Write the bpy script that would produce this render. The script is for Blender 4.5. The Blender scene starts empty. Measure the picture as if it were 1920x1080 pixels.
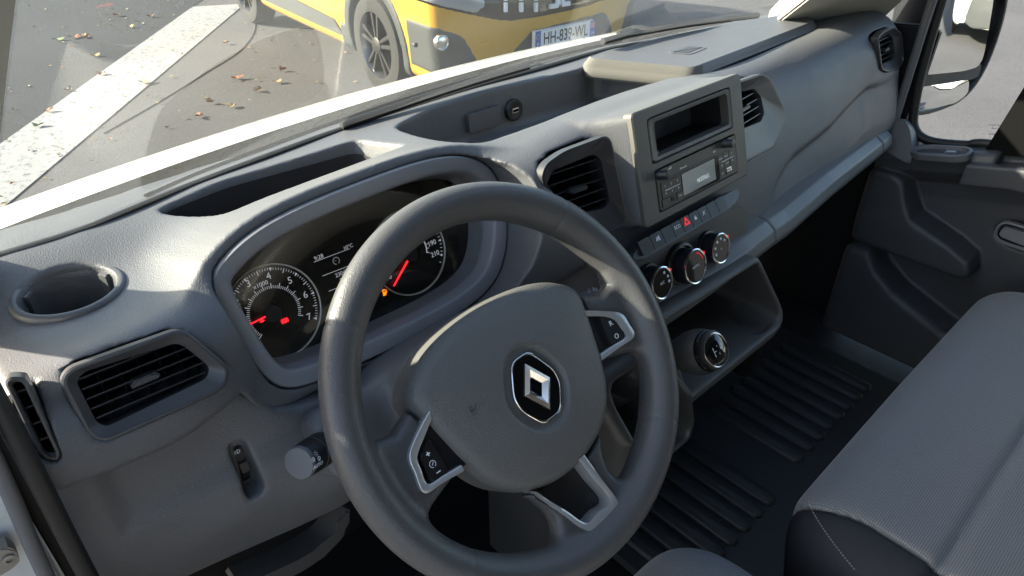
import bpy, bmesh, math, random
import numpy as np
from mathutils import Vector, Matrix

# ------------------------------------------------------------------ camera, sky, sun, exposure
# axes: X to the passenger side, Y to the front of the van, Z up; origin = centre of the steering wheel (metres)
scene = bpy.context.scene
PITCH, YAW, FPX = math.radians(34.08), math.radians(42.98), 1301.0
cF = np.array([math.sin(YAW)*math.cos(PITCH), math.cos(YAW)*math.cos(PITCH), -math.sin(PITCH)])
cR = np.array([math.cos(YAW), -math.sin(YAW), 0.0])
cD = np.cross(cF, cR)
CAM = np.array([-0.349, -0.3605, 0.4420])
cam_data = bpy.data.cameras.new('camera')
cam = bpy.data.objects.new('camera', cam_data)
scene.collection.objects.link(cam)
cam_data.sensor_width = 36.0
cam_data.lens = 36.0*FPX/1920.0
cam_data.clip_start = 0.01
cam_data.clip_end = 2000.0
M = Matrix(((cR[0], -cD[0], -cF[0], CAM[0]), (cR[1], -cD[1], -cF[1], CAM[1]), (cR[2], -cD[2], -cF[2], CAM[2]), (0, 0, 0, 1)))
cam.matrix_world = M
scene.camera = cam

SUN_AZ, SUN_EL = math.radians(-46.0), math.radians(24.0)      # azimuth measured from +Y towards +X
sdir = Vector((math.sin(SUN_AZ)*math.cos(SUN_EL), math.cos(SUN_AZ)*math.cos(SUN_EL), math.sin(SUN_EL)))
world = bpy.data.worlds.new('World'); scene.world = world; world.use_nodes = True
wn = world.node_tree.nodes; wl = world.node_tree.links
sky = wn.new('ShaderNodeTexSky'); sky.sky_type = 'NISHITA'; sky.sun_disc = False
sky.sun_elevation = SUN_EL; sky.sun_rotation = SUN_AZ; sky.air_density = 1.0; sky.dust_density = 2.0
wn['Background'].inputs['Strength'].default_value = 0.095
wl.new(sky.outputs['Color'], wn['Background'].inputs['Color'])
sun_data = bpy.data.lights.new('sun', 'SUN'); sun = bpy.data.objects.new('sun', sun_data)
scene.collection.objects.link(sun)
sun_data.energy = 5.0; sun_data.angle = math.radians(1.0); sun_data.color = (1.0, 0.90, 0.75)
sun.rotation_euler = sdir.to_track_quat('Z', 'Y').to_euler()
sun.location = (-3, 3, 3)
scene.view_settings.view_transform = 'Standard'; scene.view_settings.look = 'None'
scene.view_settings.gamma = 1.0; scene.view_settings.use_curve_mapping = False
scene.view_settings.exposure = 2.35
scene.render.engine = 'CYCLES'
scene.cycles.max_bounces = 10; scene.cycles.transparent_max_bounces = 16
scene.cycles.use_denoising = True
scene.cycles.sample_clamp_indirect = 6.0
scene.cycles.caustics_reflective = False; scene.cycles.caustics_refractive = False

# ------------------------------------------------------------------ helpers: measuring the photograph
def ray(px, py): return (px-960.0)/FPX*cR + (py-540.0)/FPX*cD + cF
def on(px, py, axis, val):
    r = ray(px, py); i = 'xyz'.index(axis); return CAM + r*((val-CAM[i])/r[i])
def onpl(px, py, P, N):
    r = ray(px, py); N = np.array(N, float); return CAM + r*(np.dot(np.array(P)-CAM, N)/np.dot(r, N))

class Frame:
    """a plane in the van: origin P, A along, B up, N towards the cabin"""
    def __init__(s, P, tilt=0.0, yaw=0.0, A=None, N=None):
        s.P = np.array(P, float)
        if N is None:
            t = math.radians(tilt); w = math.radians(yaw)
            N = np.array([math.sin(w)*math.cos(t), -math.cos(w)*math.cos(t), math.sin(t)])
            A = np.array([math.cos(w), math.sin(w), 0.0])
        s.N = np.array(N, float)/np.linalg.norm(N)
        A = np.array(A, float); A = A - s.N*np.dot(A, s.N); s.A = A/np.linalg.norm(A)
        s.B = np.cross(s.N, s.A)
    def pt(s, a, b, c=0.0): return s.P + a*s.A + b*s.B + c*s.N
    def px(s, x, y, c=0.0):
        q = onpl(x, y, s.P + c*s.N, s.N) - s.P
        return (float(np.dot(q, s.A)), float(np.dot(q, s.B)))
    def poly(s, pts, c=0.0): return [s.px(x, y, c) for x, y in pts]
    def shift(s, a=0, b=0, c=0): return Frame(s.pt(a, b, c), A=s.A, N=s.N)

# ------------------------------------------------------------------ helpers: objects
COL = scene.collection
def tag(o, label=None, cat=None, group=None, kind=None):
    if label: o['label'] = label
    if cat: o['category'] = cat
    if group: o['group'] = group
    if kind: o['kind'] = kind
    return o
def setp(o, parent):
    if parent is not None:
        o.parent = parent
        o.matrix_parent_inverse = WINV(parent)
def WINV(p):
    if p.parent is None: return Matrix.LocRotScale(p.location, p.rotation_euler, p.scale).inverted()
    return Matrix.Identity(4)
def thing(name, loc, label, cat, group=None):
    o = bpy.data.objects.new(name, None); o.empty_display_size = 0.05
    COL.objects.link(o); o.location = loc
    return tag(o, label, cat, group)
def part_empty(name, parent):
    o = bpy.data.objects.new(name, None); o.empty_display_size = 0.03
    COL.objects.link(o); setp(o, parent); return o
def mk(name, V, Fc, mat, parent=None, smooth=False, sharp=None):
    me = bpy.data.meshes.new(name)
    me.from_pydata([tuple(map(float, v)) for v in V], [], [tuple(map(int, q)) for q in Fc])
    return fin(name, me, mat, parent, smooth, sharp)
def fin(name, me, mat, parent, smooth=False, sharp=None):
    if mat is not None:
        for m in (mat if isinstance(mat, (list, tuple)) else [mat]): me.materials.append(m)
    if smooth:
        me.polygons.foreach_set('use_smooth', np.ones(len(me.polygons), dtype=bool))
        if sharp: me.set_sharp_from_angle(angle=math.radians(sharp))
    me.update()
    o = bpy.data.objects.new(name, me); COL.objects.link(o); setp(o, parent); return o
def bm_obj(name, bm, mat, parent=None, smooth=True, sharp=35):
    bmesh.ops.recalc_face_normals(bm, faces=bm.faces[:])
    me = bpy.data.meshes.new(name); bm.to_mesh(me); bm.free()
    return fin(name, me, mat, parent, smooth, sharp)
def bm_box(bm, f, a0, a1, b0, b1, c0, c1, bev=0.0, seg=2):
    vs = [bm.verts.new(f.pt(a, b, c)) for c in (c0, c1) for b in (b0, b1) for a in (a0, a1)]
    fs = [bm.faces.new([vs[i] for i in q]) for q in ((0, 2, 3, 1), (4, 5, 7, 6), (0, 1, 5, 4), (2, 6, 7, 3), (0, 4, 6, 2), (1, 3, 7, 5))]
    if bev > 0:
        es = list({e for q in fs for e in q.edges})
        bmesh.ops.bevel(bm, geom=es, offset=bev, segments=seg, affect='EDGES', clamp_overlap=True)
def fbox(name, f, a0, a1, b0, b1, c0, c1, mat, parent, bev=0.0006, seg=2):
    bm = bmesh.new(); bm_box(bm, f, a0, a1, b0, b1, c0, c1, bev, seg); return bm_obj(name, bm, mat, parent)
def bm_prism(bm, f, poly, c0, c1, bev=0.0, seg=2, bevback=False):
    n = len(poly)
    lo = [bm.verts.new(f.pt(a, b, c0)) for a, b in poly]; hi = [bm.verts.new(f.pt(a, b, c1)) for a, b in poly]
    bm.faces.new(lo[::-1]); top = bm.faces.new(hi)
    for i in range(n): bm.faces.new((lo[i], lo[(i+1) % n], hi[(i+1) % n], hi[i]))
    if bev > 0: bmesh.ops.bevel(bm, geom=list(top.edges), offset=bev, segments=seg, affect='EDGES', clamp_overlap=True)
def fprism(name, f, poly, c0, c1, mat, parent, bev=0.0, seg=2, smooth=True, sharp=35):
    bm = bmesh.new(); bm_prism(bm, f, poly, c0, c1, bev, seg); return bm_obj(name, bm, mat, parent, smooth, sharp)

# ------------------------------------------------------------------ helpers: 2-D outlines
def chaikin(p, it=2, r=0.25):
    p = [np.array(q, float) for q in p]
    for _ in range(it):
        o = []
        for i in range(len(p)):
            a, b = p[i], p[(i+1) % len(p)]
            o += [a*(1-r)+b*r, a*r+b*(1-r)]
        p = o
    return p
def rounded(p, rad, seg=5):
    """polygon with each corner rounded by rad (one value or one per corner)"""
    p = [np.array(q, float) for q in p]; n = len(p); out = []
    for i in range(n):
        r = rad[i] if isinstance(rad, (list, tuple)) else rad
        a, b, c = p[i-1], p[i], p[(i+1) % n]
        u, v = a-b, c-b; lu, lv = np.linalg.norm(u), np.linalg.norm(v); u = u/lu; v = v/lv
        d = min(r, lu*0.48, lv*0.48)
        s, e = b+u*d, b+v*d
        for k in range(seg+1):
            t = k/seg
            out.append((1-t)**2*s + 2*t*(1-t)*b + t*t*e)
    return out
def resample(p, n):
    p = np.array([np.array(q) for q in p]); q = np.vstack([p, p[:1]])
    d = np.r_[0, np.cumsum(np.linalg.norm(np.diff(q, axis=0), axis=1))]
    s = np.linspace(0, d[-1], n, endpoint=False)
    return np.stack([np.interp(s, d, q[:, k]) for k in range(q.shape[1])], 1)
def area2(p):
    p = np.array(p); x, y = p[:, 0], p[:, 1]; return 0.5*np.sum(x*np.roll(y, -1)-np.roll(x, -1)*y)
def ccw(p): return list(p) if area2(p) > 0 else list(p)[::-1]
def offset(p, d):
    """move a ccw outline inwards by d (dense outlines, small d)"""
    p = np.array(ccw(p)); t = np.roll(p, -1, 0)-np.roll(p, 1, 0); t /= np.maximum(np.linalg.norm(t, axis=1, keepdims=True), 1e-9)
    nrm = np.stack([-t[:, 1], t[:, 0]], 1)
    q = p + nrm*d
    for _ in range(2): q = q*0.6 + 0.2*(np.roll(q, 1, 0)+np.roll(q, -1, 0))
    return q
def loft(f, loops, cap0=False, cap1=False):
    """loops: list of (outline with the same count, height c) -> verts, faces"""
    V, Fc = [], []; n = len(loops[0][0])
    for pl, c in loops:
        for i, (a, b) in enumerate(pl): V.append(f.pt(a, b, c[i] if hasattr(c, '__len__') else c))
    for k in range(len(loops)-1):
        for i in range(n):
            j = (i+1) % n; Fc.append((k*n+i, k*n+j, (k+1)*n+j, (k+1)*n+i))
    if cap0: Fc.append(tuple(range(n))[::-1])
    if cap1: Fc.append(tuple((len(loops)-1)*n+i for i in range(n)))
    return V, Fc
def floft(name, f, loops, mat, parent, cap0=False, cap1=False, smooth=True, sharp=40):
    V, Fc = loft(f, loops, cap0, cap1)
    bm = bmesh.new(); vs = [bm.verts.new(v) for v in V]
    for q in Fc:
        try: bm.faces.new([vs[i] for i in q])
        except ValueError: pass
    me = bpy.data.meshes.new(name); bm.to_mesh(me); bm.free()
    return fin(name, me, mat, parent, smooth, sharp)
def circle(r, n=32, a=0, b=0): return [(a+r*math.cos(2*math.pi*i/n), b+r*math.sin(2*math.pi*i/n)) for i in range(n)]
def lathe(name, f, prof, mat, parent, n=40, sharp=40):
    """prof: list of (radius, height along N)"""
    return floft(name, f, [([(r*math.cos(2*math.pi*i/n), r*math.sin(2*math.pi*i/n)) for i in range(n)], c) for r, c in prof], mat, parent, cap1=False, sharp=sharp)
def tube(name, pts, rad, mat, parent, n=10, closed=False, cap=True):
    P = np.array(pts, float); m = len(P); rad = np.full(m, rad) if np.isscalar(rad) else np.array(rad)
    T = np.gradient(P, axis=0) if not closed else np.roll(P, -1, 0)-np.roll(P, 1, 0)
    T /= np.linalg.norm(T, axis=1, keepdims=True)
    up = np.array([0, 0, 1.0]) if abs(T[0][2]) < 0.9 else np.array([1.0, 0, 0])
    V = []; u = np.cross(T[0], up); u /= np.linalg.norm(u)
    for i in range(m):
        u = u - T[i]*np.dot(u, T[i]); u /= np.linalg.norm(u); w = np.cross(T[i], u)
        for k in range(n):
            a = 2*math.pi*k/n; V.append(P[i]+rad[i]*(math.cos(a)*u+math.sin(a)*w))
    Fc = []
    for i in range(m if closed else m-1):
        for k in range(n):
            j = (i+1) % m; Fc.append((i*n+k, i*n+(k+1) % n, j*n+(k+1) % n, j*n+k))
    if cap and not closed: Fc += [tuple(range(n))[::-1], tuple((m-1)*n+k for k in range(n))]
    return mk(name, V, Fc, mat, parent, True, 50)
def smoothpath(pts, n=24):
    """Catmull-Rom through pts"""
    P = np.array(pts, float); P = np.vstack([2*P[0]-P[1], P, 2*P[-1]-P[-2]]); out = []
    for i in range(1, len(P)-2):
        for t in np.linspace(0, 1, n, endpoint=False):
            a, b, c, d = P[i-1:i+3]
            out.append(0.5*((2*b)+(c-a)*t+(2*a-5*b+4*c-d)*t*t+(3*b-a-3*c+d)*t**3))
    out.append(P[-2]); return np.array(out)
def ftext(name, f, s, a, b, size, mat, parent, c=0.0004, rot=0.0, align='CENTER', sx=1.0, bold=0.0, depth=0.00012):
    cu = bpy.data.curves.new(name, 'FONT'); cu.body = s; cu.size = size; cu.align_x = align; cu.align_y = 'CENTER'
    cu.extrude = depth; cu.offset = bold; cu.resolution_u = 3
    t = bpy.data.objects.new('tmp_text', cu); COL.objects.link(t)
    dg = bpy.context.evaluated_depsgraph_get(); dg.update()
    me = bpy.data.meshes.new_from_object(t.evaluated_get(dg))
    COL.objects.unlink(t); bpy.data.objects.remove(t); 
    cr, sr = math.cos(rot), math.sin(rot)
    for v in me.vertices:
        x, y = v.co.x*sx, v.co.y
        v.co = Vector(f.pt(a+x*cr-y*sr, b+x*sr+y*cr, c+v.co.z))
    me.materials.clear(); me.name = name
    return fin(name, me, mat, parent)

# ------------------------------------------------------------------ helpers: moulded shapes from distance fields
def smax(a, b, k):
    if k <= 0: return np.maximum(a, b)
    h = np.maximum(k-np.abs(a-b), 0)/k
    return np.maximum(a, b)+h*h*k*0.25
def smin(a, b, k): return -smax(-a, -b, k)
def sdpoly(X, Y, poly):
    P = np.array(poly, np.float32); d = np.full(np.broadcast(X, Y).shape, 1e9, np.float32); s = np.ones_like(d)
    n = len(P)
    for i in range(n):
        a, b = P[i], P[i-1]; e = b-a; wx, wy = X-a[0], Y-a[1]
        t = np.clip((wx*e[0]+wy*e[1])/max(float(e@e), 1e-12), 0, 1)
        d = np.minimum(d, (wx-e[0]*t)**2+(wy-e[1]*t)**2)
        c1, c2, c3 = Y >= a[1], Y < b[1], e[0]*wy > e[1]*wx
        flip = (c1 & c2 & c3) | (~c1 & ~c2 & ~c3); s = np.where(flip, -s, s)
    return s*np.sqrt(d)
def tps(pts):
    """smooth height function through scattered (u, v, w)"""
    P = np.array(pts, float); n = len(P)
    r = np.linalg.norm(P[:, None, :2]-P[None, :, :2], axis=2); K = np.where(r > 0, r*r*np.log(np.maximum(r, 1e-9)), 0)
    Q = np.c_[np.ones(n), P[:, :2]]
    A = np.block([[K+1e-6*np.eye(n), Q], [Q.T, np.zeros((3, 3))]])
    w = np.linalg.solve(A, np.r_[P[:, 2], 0, 0, 0])
    def g(U, V):
        U, V = np.broadcast_arrays(U, V); o = w[n]+w[n+1]*U+w[n+2]*V
        for i in range(n):
            r2 = (U-P[i, 0])**2+(V-P[i, 1])**2
            o = o + w[i]*0.5*r2*np.log(np.maximum(r2, 1e-12))
        return o.astype(np.float32)
    return g
class Grid:
    def __init__(s, lo, hi, h):
        s.lo = np.array(lo, float); s.h = h; s.n = np.ceil((np.array(hi)-s.lo)/h).astype(int)+1
        ax = [(s.lo[i]+h*np.arange(s.n[i])).astype(np.float32) for i in range(3)]
        s.X, s.Y, s.Z = ax[0][:, None, None], ax[1][None, :, None], ax[2][None, None, :]
    def mesh(s, F, smooth_it=2):
        F = np.ascontiguousarray(np.broadcast_to(F, tuple(s.n)), dtype=np.float32)
        I = F < 0; n = s.n-1
        cnt = np.zeros(tuple(n), np.uint8)
        for dx in (0, 1):
            for dy in (0, 1):
                for dz in (0, 1): cnt += I[dx:dx+n[0], dy:dy+n[1], dz:dz+n[2]]
        act = (cnt > 0) & (cnt < 8)
        ii, jj, kk = np.nonzero(act); N = len(ii)
        ids = np.full(tuple(n), -1, np.int32); ids[ii, jj, kk] = np.arange(N)
        acc = np.zeros((N, 3)); num = np.zeros(N)
        for ax in range(3):
            o = [k for k in range(3) if k != ax]
            for p in (0, 1):
                for q in (0, 1):
                    d0 = [0, 0, 0]; d0[o[0]] = p; d0[o[1]] = q; d1 = list(d0); d1[ax] = 1
                    f0 = F[ii+d0[0], jj+d0[1], kk+d0[2]]; f1 = F[ii+d1[0], jj+d1[1], kk+d1[2]]
                    m = (f0 < 0) != (f1 < 0)
                    t = np.where(m, f0/np.where(m, f0-f1, 1), 0)
                    for k in range(3): acc[:, k] += np.where(m, d0[k]+(t if k == ax else 0), 0)
                    num += m
        V = s.lo+s.h*(np.stack([ii, jj, kk], 1)+acc/num[:, None])
        Q = []
        for ax in range(3):
            o = [(ax+1) % 3, (ax+2) % 3]
            sl0 = [slice(None)]*3; sl1 = [slice(None)]*3
            sl0[ax] = slice(0, -1); sl1[ax] = slice(1, None)
            ch = I[tuple(sl0)] != I[tuple(sl1)]
            e = np.stack(np.nonzero(ch), 1)
            okm = np.ones(len(e), bool)
            for k in o: okm &= (e[:, k] > 0) & (e[:, k] < s.n[k]-1)
            e = e[okm]
            inside0 = I[e[:, 0], e[:, 1], e[:, 2]]
            c = []
            for du, dv in ((0, 0), (-1, 0), (-1, -1), (0, -1)):
                g = e.copy(); g[:, o[0]] += du; g[:, o[1]] += dv
                c.append(ids[g[:, 0], g[:, 1], g[:, 2]])
            c = np.stack(c, 1); c[~inside0] = c[~inside0][:, ::-1]
            Q.append(c)
        Q = np.concatenate(Q); Q = Q[(Q >= 0).all(1)]
        for _ in range(smooth_it):
            S = np.zeros_like(V); W = np.zeros(N)
            for a in range(4):
                b = (a+1) % 4
                np.add.at(S, Q[:, a], V[Q[:, b]]); np.add.at(W, Q[:, a], 1)
                np.add.at(S, Q[:, b], V[Q[:, a]]); np.add.at(W, Q[:, b], 1)
            V = V*0.5+0.5*S/np.maximum(W, 1)[:, None]
        return V, Q
    def build(s, name, F, mat, parent=None, smooth_it=2, xf=None):
        V, Q = s.mesh(F, smooth_it)
        if xf is not None: V = xf(V)
        me = bpy.data.meshes.new(name)
        me.vertices.add(len(V)); me.vertices.foreach_set('co', V.astype(np.float32).ravel())
        me.loops.add(len(Q)*4); me.loops.foreach_set('vertex_index', Q.astype(np.int32).ravel())
        me.polygons.add(len(Q)); me.polygons.foreach_set('loop_start', np.arange(0, len(Q)*4, 4, dtype=np.int32))
        me.polygons.foreach_set('loop_total', np.full(len(Q), 4, np.int32))
        me.update(calc_edges=True); me.validate()
        return fin(name, me, mat, parent, True)
def plane_ab(g, f):
    """local coordinates of a frame over a grid"""
    dx, dy, dz = g.X-f.P[0], g.Y-f.P[1], g.Z-f.P[2]
    dot = lambda v: (dx*v[0]+dy*v[1]+dz*v[2]).astype(np.float32)
    return dot(f.A), dot(f.B), dot(f.N)

# ------------------------------------------------------------------ materials
def nmat(name):
    m = bpy.data.materials.new(name); m.use_nodes = True
    nt = m.node_tree; return m, nt.nodes, nt.links, nt.nodes['Principled BSDF']
def noise_bump(N, L, B, scale, strength, dist, kind='noise', detail=3.0, prev=None):
    tc = N.new('ShaderNodeTexCoord')
    if kind == 'noise':
        t = N.new('ShaderNodeTexNoise'); t.inputs['Scale'].default_value = scale; t.inputs['Detail'].default_value = detail; out = t.outputs['Fac']
    else:
        t = N.new('ShaderNodeTexVoronoi'); t.inputs['Scale'].default_value = scale; t.feature = 'SMOOTH_F1'; out = t.outputs['Distance']
    L.new(tc.outputs['Object'], t.inputs['Vector'])
    b = N.new('ShaderNodeBump'); b.inputs['Strength'].default_value = strength; b.inputs['Distance'].default_value = dist
    L.new(out, b.inputs['Height'])
    if prev is not None: L.new(prev.outputs['Normal'], b.inputs['Normal'])
    L.new(b.outputs['Normal'], B.inputs['Normal']); return b
def plastic(name, col, rough=0.5, spec=0.5, grain=0.0, gscale=900.0, vary=0.12, dust=0.0):
    m, N, L, B = nmat(name)
    B.inputs['Specular IOR Level'].default_value = spec
    tc = N.new('ShaderNodeTexCoord')
    n1 = N.new('ShaderNodeTexNoise'); n1.inputs['Scale'].default_value = 9.0; n1.inputs['Detail'].default_value = 5.0
    L.new(tc.outputs['Object'], n1.inputs['Vector'])
    mx = N.new('ShaderNodeMix'); mx.data_type = 'RGBA'
    mx.inputs['A'].default_value = (*[c*(1-vary) for c in col], 1); mx.inputs['B'].default_value = (*[c*(1+vary) for c in col], 1)
    L.new(n1.outputs['Fac'], mx.inputs['Factor'])
    colout = mx.outputs['Result']
    if dust > 0:
        d = N.new('ShaderNodeTexNoise'); d.inputs['Scale'].default_value = 420.0; d.inputs['Detail'].default_value = 2.0
        L.new(tc.outputs['Object'], d.inputs['Vector'])
        rp = N.new('ShaderNodeMapRange'); rp.inputs['From Min'].default_value = 0.70; rp.inputs['From Max'].default_value = 0.78; rp.inputs['To Max'].default_value = dust
        L.new(d.outputs['Fac'], rp.inputs['Value'])
        m2 = N.new('ShaderNodeMix'); m2.data_type = 'RGBA'; m2.inputs['B'].default_value = (0.4, 0.38, 0.35, 1)
        L.new(rp.outputs['Result'], m2.inputs['Factor']); L.new(colout, m2.inputs['A']); colout = m2.outputs['Result']
    L.new(colout, B.inputs['Base Color'])
    rr = N.new('ShaderNodeMapRange'); rr.inputs['To Min'].default_value = rough-0.06; rr.inputs['To Max'].default_value = rough+0.06
    n2 = N.new('ShaderNodeTexNoise'); n2.inputs['Scale'].default_value = 30.0; L.new(tc.outputs['Object'], n2.inputs['Vector'])
    L.new(n2.outputs['Fac'], rr.inputs['Value']); L.new(rr.outputs['Result'], B.inputs['Roughness'])
    if grain > 0:
        b1 = noise_bump(N, L, B, gscale, grain, 0.0006, 'voronoi')
        noise_bump(N, L, B, gscale*0.35, grain*0.5, 0.0006, 'noise', 2.0, b1)
    return m
def simple(name, col, rough=0.5, metal=0.0, spec=0.5, emit=None, estr=0.0):
    m, N, L, B = nmat(name)
    B.inputs['Base Color'].default_value = (*col, 1); B.inputs['Roughness'].default_value = rough
    B.inputs['Metallic'].default_value = metal; B.inputs['Specular IOR Level'].default_value = spec
    if emit: B.inputs['Emission Color'].default_value = (*emit, 1); B.inputs['Emission Strength'].default_value = estr
    return m
def glass(name, tint=(1, 1, 1), rough=0.0, ior=1.5, veil=0.0):
    m, N, L, B = nmat(name); N.remove(B)
    out = N['Material Output']
    tr = N.new('ShaderNodeBsdfTransparent'); tr.inputs['Color'].default_value = (*tint, 1)
    gl = N.new('ShaderNodeBsdfGlossy'); gl.inputs['Roughness'].default_value = rough
    f0 = ((ior-1)/(ior+1))**2*1.8                      # two faces of a thin pane
    lw = N.new('ShaderNodeLayerWeight'); lw.inputs['Blend'].default_value = 0.5
    pw = N.new('ShaderNodeMath'); pw.operation = 'POWER'; pw.inputs[1].default_value = 5.0; L.new(lw.outputs['Facing'], pw.inputs[0])
    fr = N.new('ShaderNodeMath'); fr.operation = 'MULTIPLY_ADD'; fr.inputs[1].default_value = 1.0-f0; fr.inputs[2].default_value = f0; L.new(pw.outputs['Value'], fr.inputs[0])
    mx = N.new('ShaderNodeMixShader'); L.new(fr.outputs['Value'], mx.inputs['Fac'])
    L.new(tr.outputs['BSDF'], mx.inputs[1]); L.new(gl.outputs['BSDF'], mx.inputs[2]); res = mx.outputs['Shader']
    if veil > 0:                                       # a thin film of pale colour mixed in, standing in for hazy reflections
        df = N.new('ShaderNodeBsdfDiffuse'); df.inputs['Color'].default_value = (0.62, 0.66, 0.64, 1); tl = N.new('ShaderNodeBsdfTranslucent'); tl.inputs['Color'].default_value = (0.62, 0.66, 0.64, 1)
        ds = N.new('ShaderNodeMixShader'); L.new(df.outputs['BSDF'], ds.inputs[1]); L.new(tl.outputs['BSDF'], ds.inputs[2])
        tc = N.new('ShaderNodeTexCoord'); nz = N.new('ShaderNodeTexNoise'); nz.inputs['Scale'].default_value = 5.0; nz.inputs['Detail'].default_value = 8.0; L.new(tc.outputs['Object'], nz.inputs['Vector'])
        mr = N.new('ShaderNodeMapRange'); mr.inputs['From Min'].default_value = 0.3; mr.inputs['From Max'].default_value = 0.7; mr.inputs['To Min'].default_value = veil*0.6; mr.inputs['To Max'].default_value = veil*1.4; L.new(nz.outputs['Fac'], mr.inputs['Value'])
        m2 = N.new('ShaderNodeMixShader'); L.new(mr.outputs['Result'], m2.inputs['Fac']); L.new(res, m2.inputs[1]); L.new(ds.outputs['Shader'], m2.inputs[2]); res = m2.outputs['Shader']
    L.new(res, out.inputs['Surface'])
    return m

M_SOFT = plastic('soft_dash_plastic', (0.100, 0.102, 0.107), 0.47, 0.48, grain=0.55, gscale=850, dust=0.25)
M_HARD = plastic('hard_grey_plastic', (0.088, 0.089, 0.092), 0.46, 0.5, grain=0.35, gscale=800, dust=0.2)
M_FACE = plastic('radio_fascia_plastic', (0.095, 0.091, 0.083), 0.45, 0.45, grain=0.12, gscale=1400)
M_TRIM = plastic('satin_grey_trim', (0.19, 0.192, 0.205), 0.36, 0.5, grain=0.05)
M_FRAME = plastic('vent_frame_plastic', (0.050, 0.051, 0.054), 0.33, 0.5, grain=0.06)
M_BLACK = plastic('black_plastic', (0.012, 0.012, 0.013), 0.42, 0.45)
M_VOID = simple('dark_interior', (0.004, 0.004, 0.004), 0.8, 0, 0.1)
M_GLOSS = simple('gloss_black', (0.006, 0.006, 0.006), 0.05, 0, 0.5)
M_CHROME = simple('satin_chrome', (0.72, 0.71, 0.69), 0.18, 1.0)
M_SATIN = simple('satin_silver_paint', (0.50, 0.50, 0.50), 0.30, 0.55)
M_WHITEINK = simple('white_print', (0.75, 0.76, 0.78), 0.5, 0, 0.3)
M_WHITELIT = simple('white_lit_print', (0.55, 0.55, 0.56), 0.5, 0, 0.2, (0.9, 0.92, 1.0), 0.05)
M_REDLIT = simple('red_lit_needle', (0.6, 0.01, 0.02), 0.4, 0, 0.3, (1.0, 0.02, 0.03), 0.35)
M_AMBER = simple('amber_lamp', (0.7, 0.2, 0.01), 0.4, 0, 0.3, (1.0, 0.22, 0.01), 0.35)
M_REDINK = simple('red_print', (0.45, 0.01, 0.012), 0.4, 0, 0.4, (1.0, 0.02, 0.03), 0.12)

# ================================================================== the dashboard
dash = thing('dashboard', (0.4, 0.25, -0.1), 'wide dark grey moulded van dashboard with vents, radio and instrument cluster', 'dashboard')

FC = Frame((0.0, 0.185, 0.09), tilt=22)                  # plane of the instrument bezel
BEZ = FC.poly([(392, 535), (408, 497), (470, 437), (560, 388), (700, 333), (800, 299), (870, 291), (918, 312), (940, 360), (949, 420), (945, 480), (925, 532), (870, 582), (735, 652), (600, 712), (535, 731), (492, 708), (430, 612)])
BEZ = [np.array(p) for p in ccw(resample(chaikin(BEZ, 2), 120))]
FP = Frame((0.4025, 0.097, 0.0875), tilt=17)             # face of the centre stack
FVL = Frame((-0.277, 0.1235, 0.085), tilt=24, yaw=-3)      # driver's side vent
FVC = Frame((0.2, 0.112, 0.085), tilt=16, yaw=-6)        # vent left of the radio
FVR = Frame((0.6, 0.136, 0.07), tilt=20, yaw=6)          # vent right of the radio
FVP = Frame((1.10, 0.1455, 0.060), tilt=14, yaw=2)        # passenger end vent
FVE = Frame((-0.3540, 0.1270, 0.082), tilt=18, yaw=-8)   # small side-window vent at the dash end
VL_OUT = FVL.poly([(112, 712), (128, 690), (330, 618), (352, 622), (432, 690), (425, 722), (405, 738), (195, 832), (165, 820), (118, 728)])
VC_OUT = FVC.poly([(1013, 338), (1022, 308), (1058, 283), (1136, 254), (1146, 262), (1176, 410), (1168, 425), (1120, 446), (1090, 440)])
VR_OUT = FVR.poly([(1360, 160), (1428, 137), (1446, 148), (1471, 208), (1470, 228), (1450, 276), (1405, 300), (1360, 318)])
VP_OUT = FVP.poly([(1644, 70), (1656, 58), (1676, 50), (1690, 62), (1694, 112), (1688, 126), (1662, 136), (1652, 130)])
VE_OUT = FVE.poly([(8, 716), (18, 706), (44, 706), (54, 716), (116, 848), (112, 864), (90, 864), (72, 852)])
CUPC, CUPR, CUPZ = (-0.2885, 0.2965), 0.0435, 0.084

def top_fn():
    P = []
    for (px, py, z) in ((0, 487, .100), (155, 440, .100), (380, 345, .102), (640, 248, .106), (900, 165, .110), (1150, 93, .108), (1350, 60, .092), (1540, 30, .080)):
        q = on(px, py, 'z', z); P.append((q[0], q[1], z)); P.append((q[0], q[1]+0.07, z-0.006))
    P += [(-.34, .30, .085), (-.29, .30, .084), (-.24, .30, .086), (-.34, .23, .090), (-.27, .22, .090), (-.34, .17, .100), (-.27, .165, .106), (-.20, .25, .094), (-.18, .18, .108),
          (-.1, .30, .104), (-.1, .2, .115), (.0, .33, .108), (.0, .2, .12), (.09, .32, .116), (.09, .24, .126), (.14, .16, .130),
          (.2, .33, .118), (.2, .22, .132), (.22, .14, .138), (.35, .22, .134), (.35, .14, .146), (.46, .2, .134), (.48, .14, .146), (.4, .33, .115),
          (.56, .21, .122), (.6, .30, .104), (.62, .20, .116), (.75, .20, .112), (.8, .33, .100), (.9, .205, .115), (1.0, .3, .100), (1.08, .21, .124), (1.08, .27, .112), (1.20, .27, .112), (1.20, .2, .124)]
    return tps(P)
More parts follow.
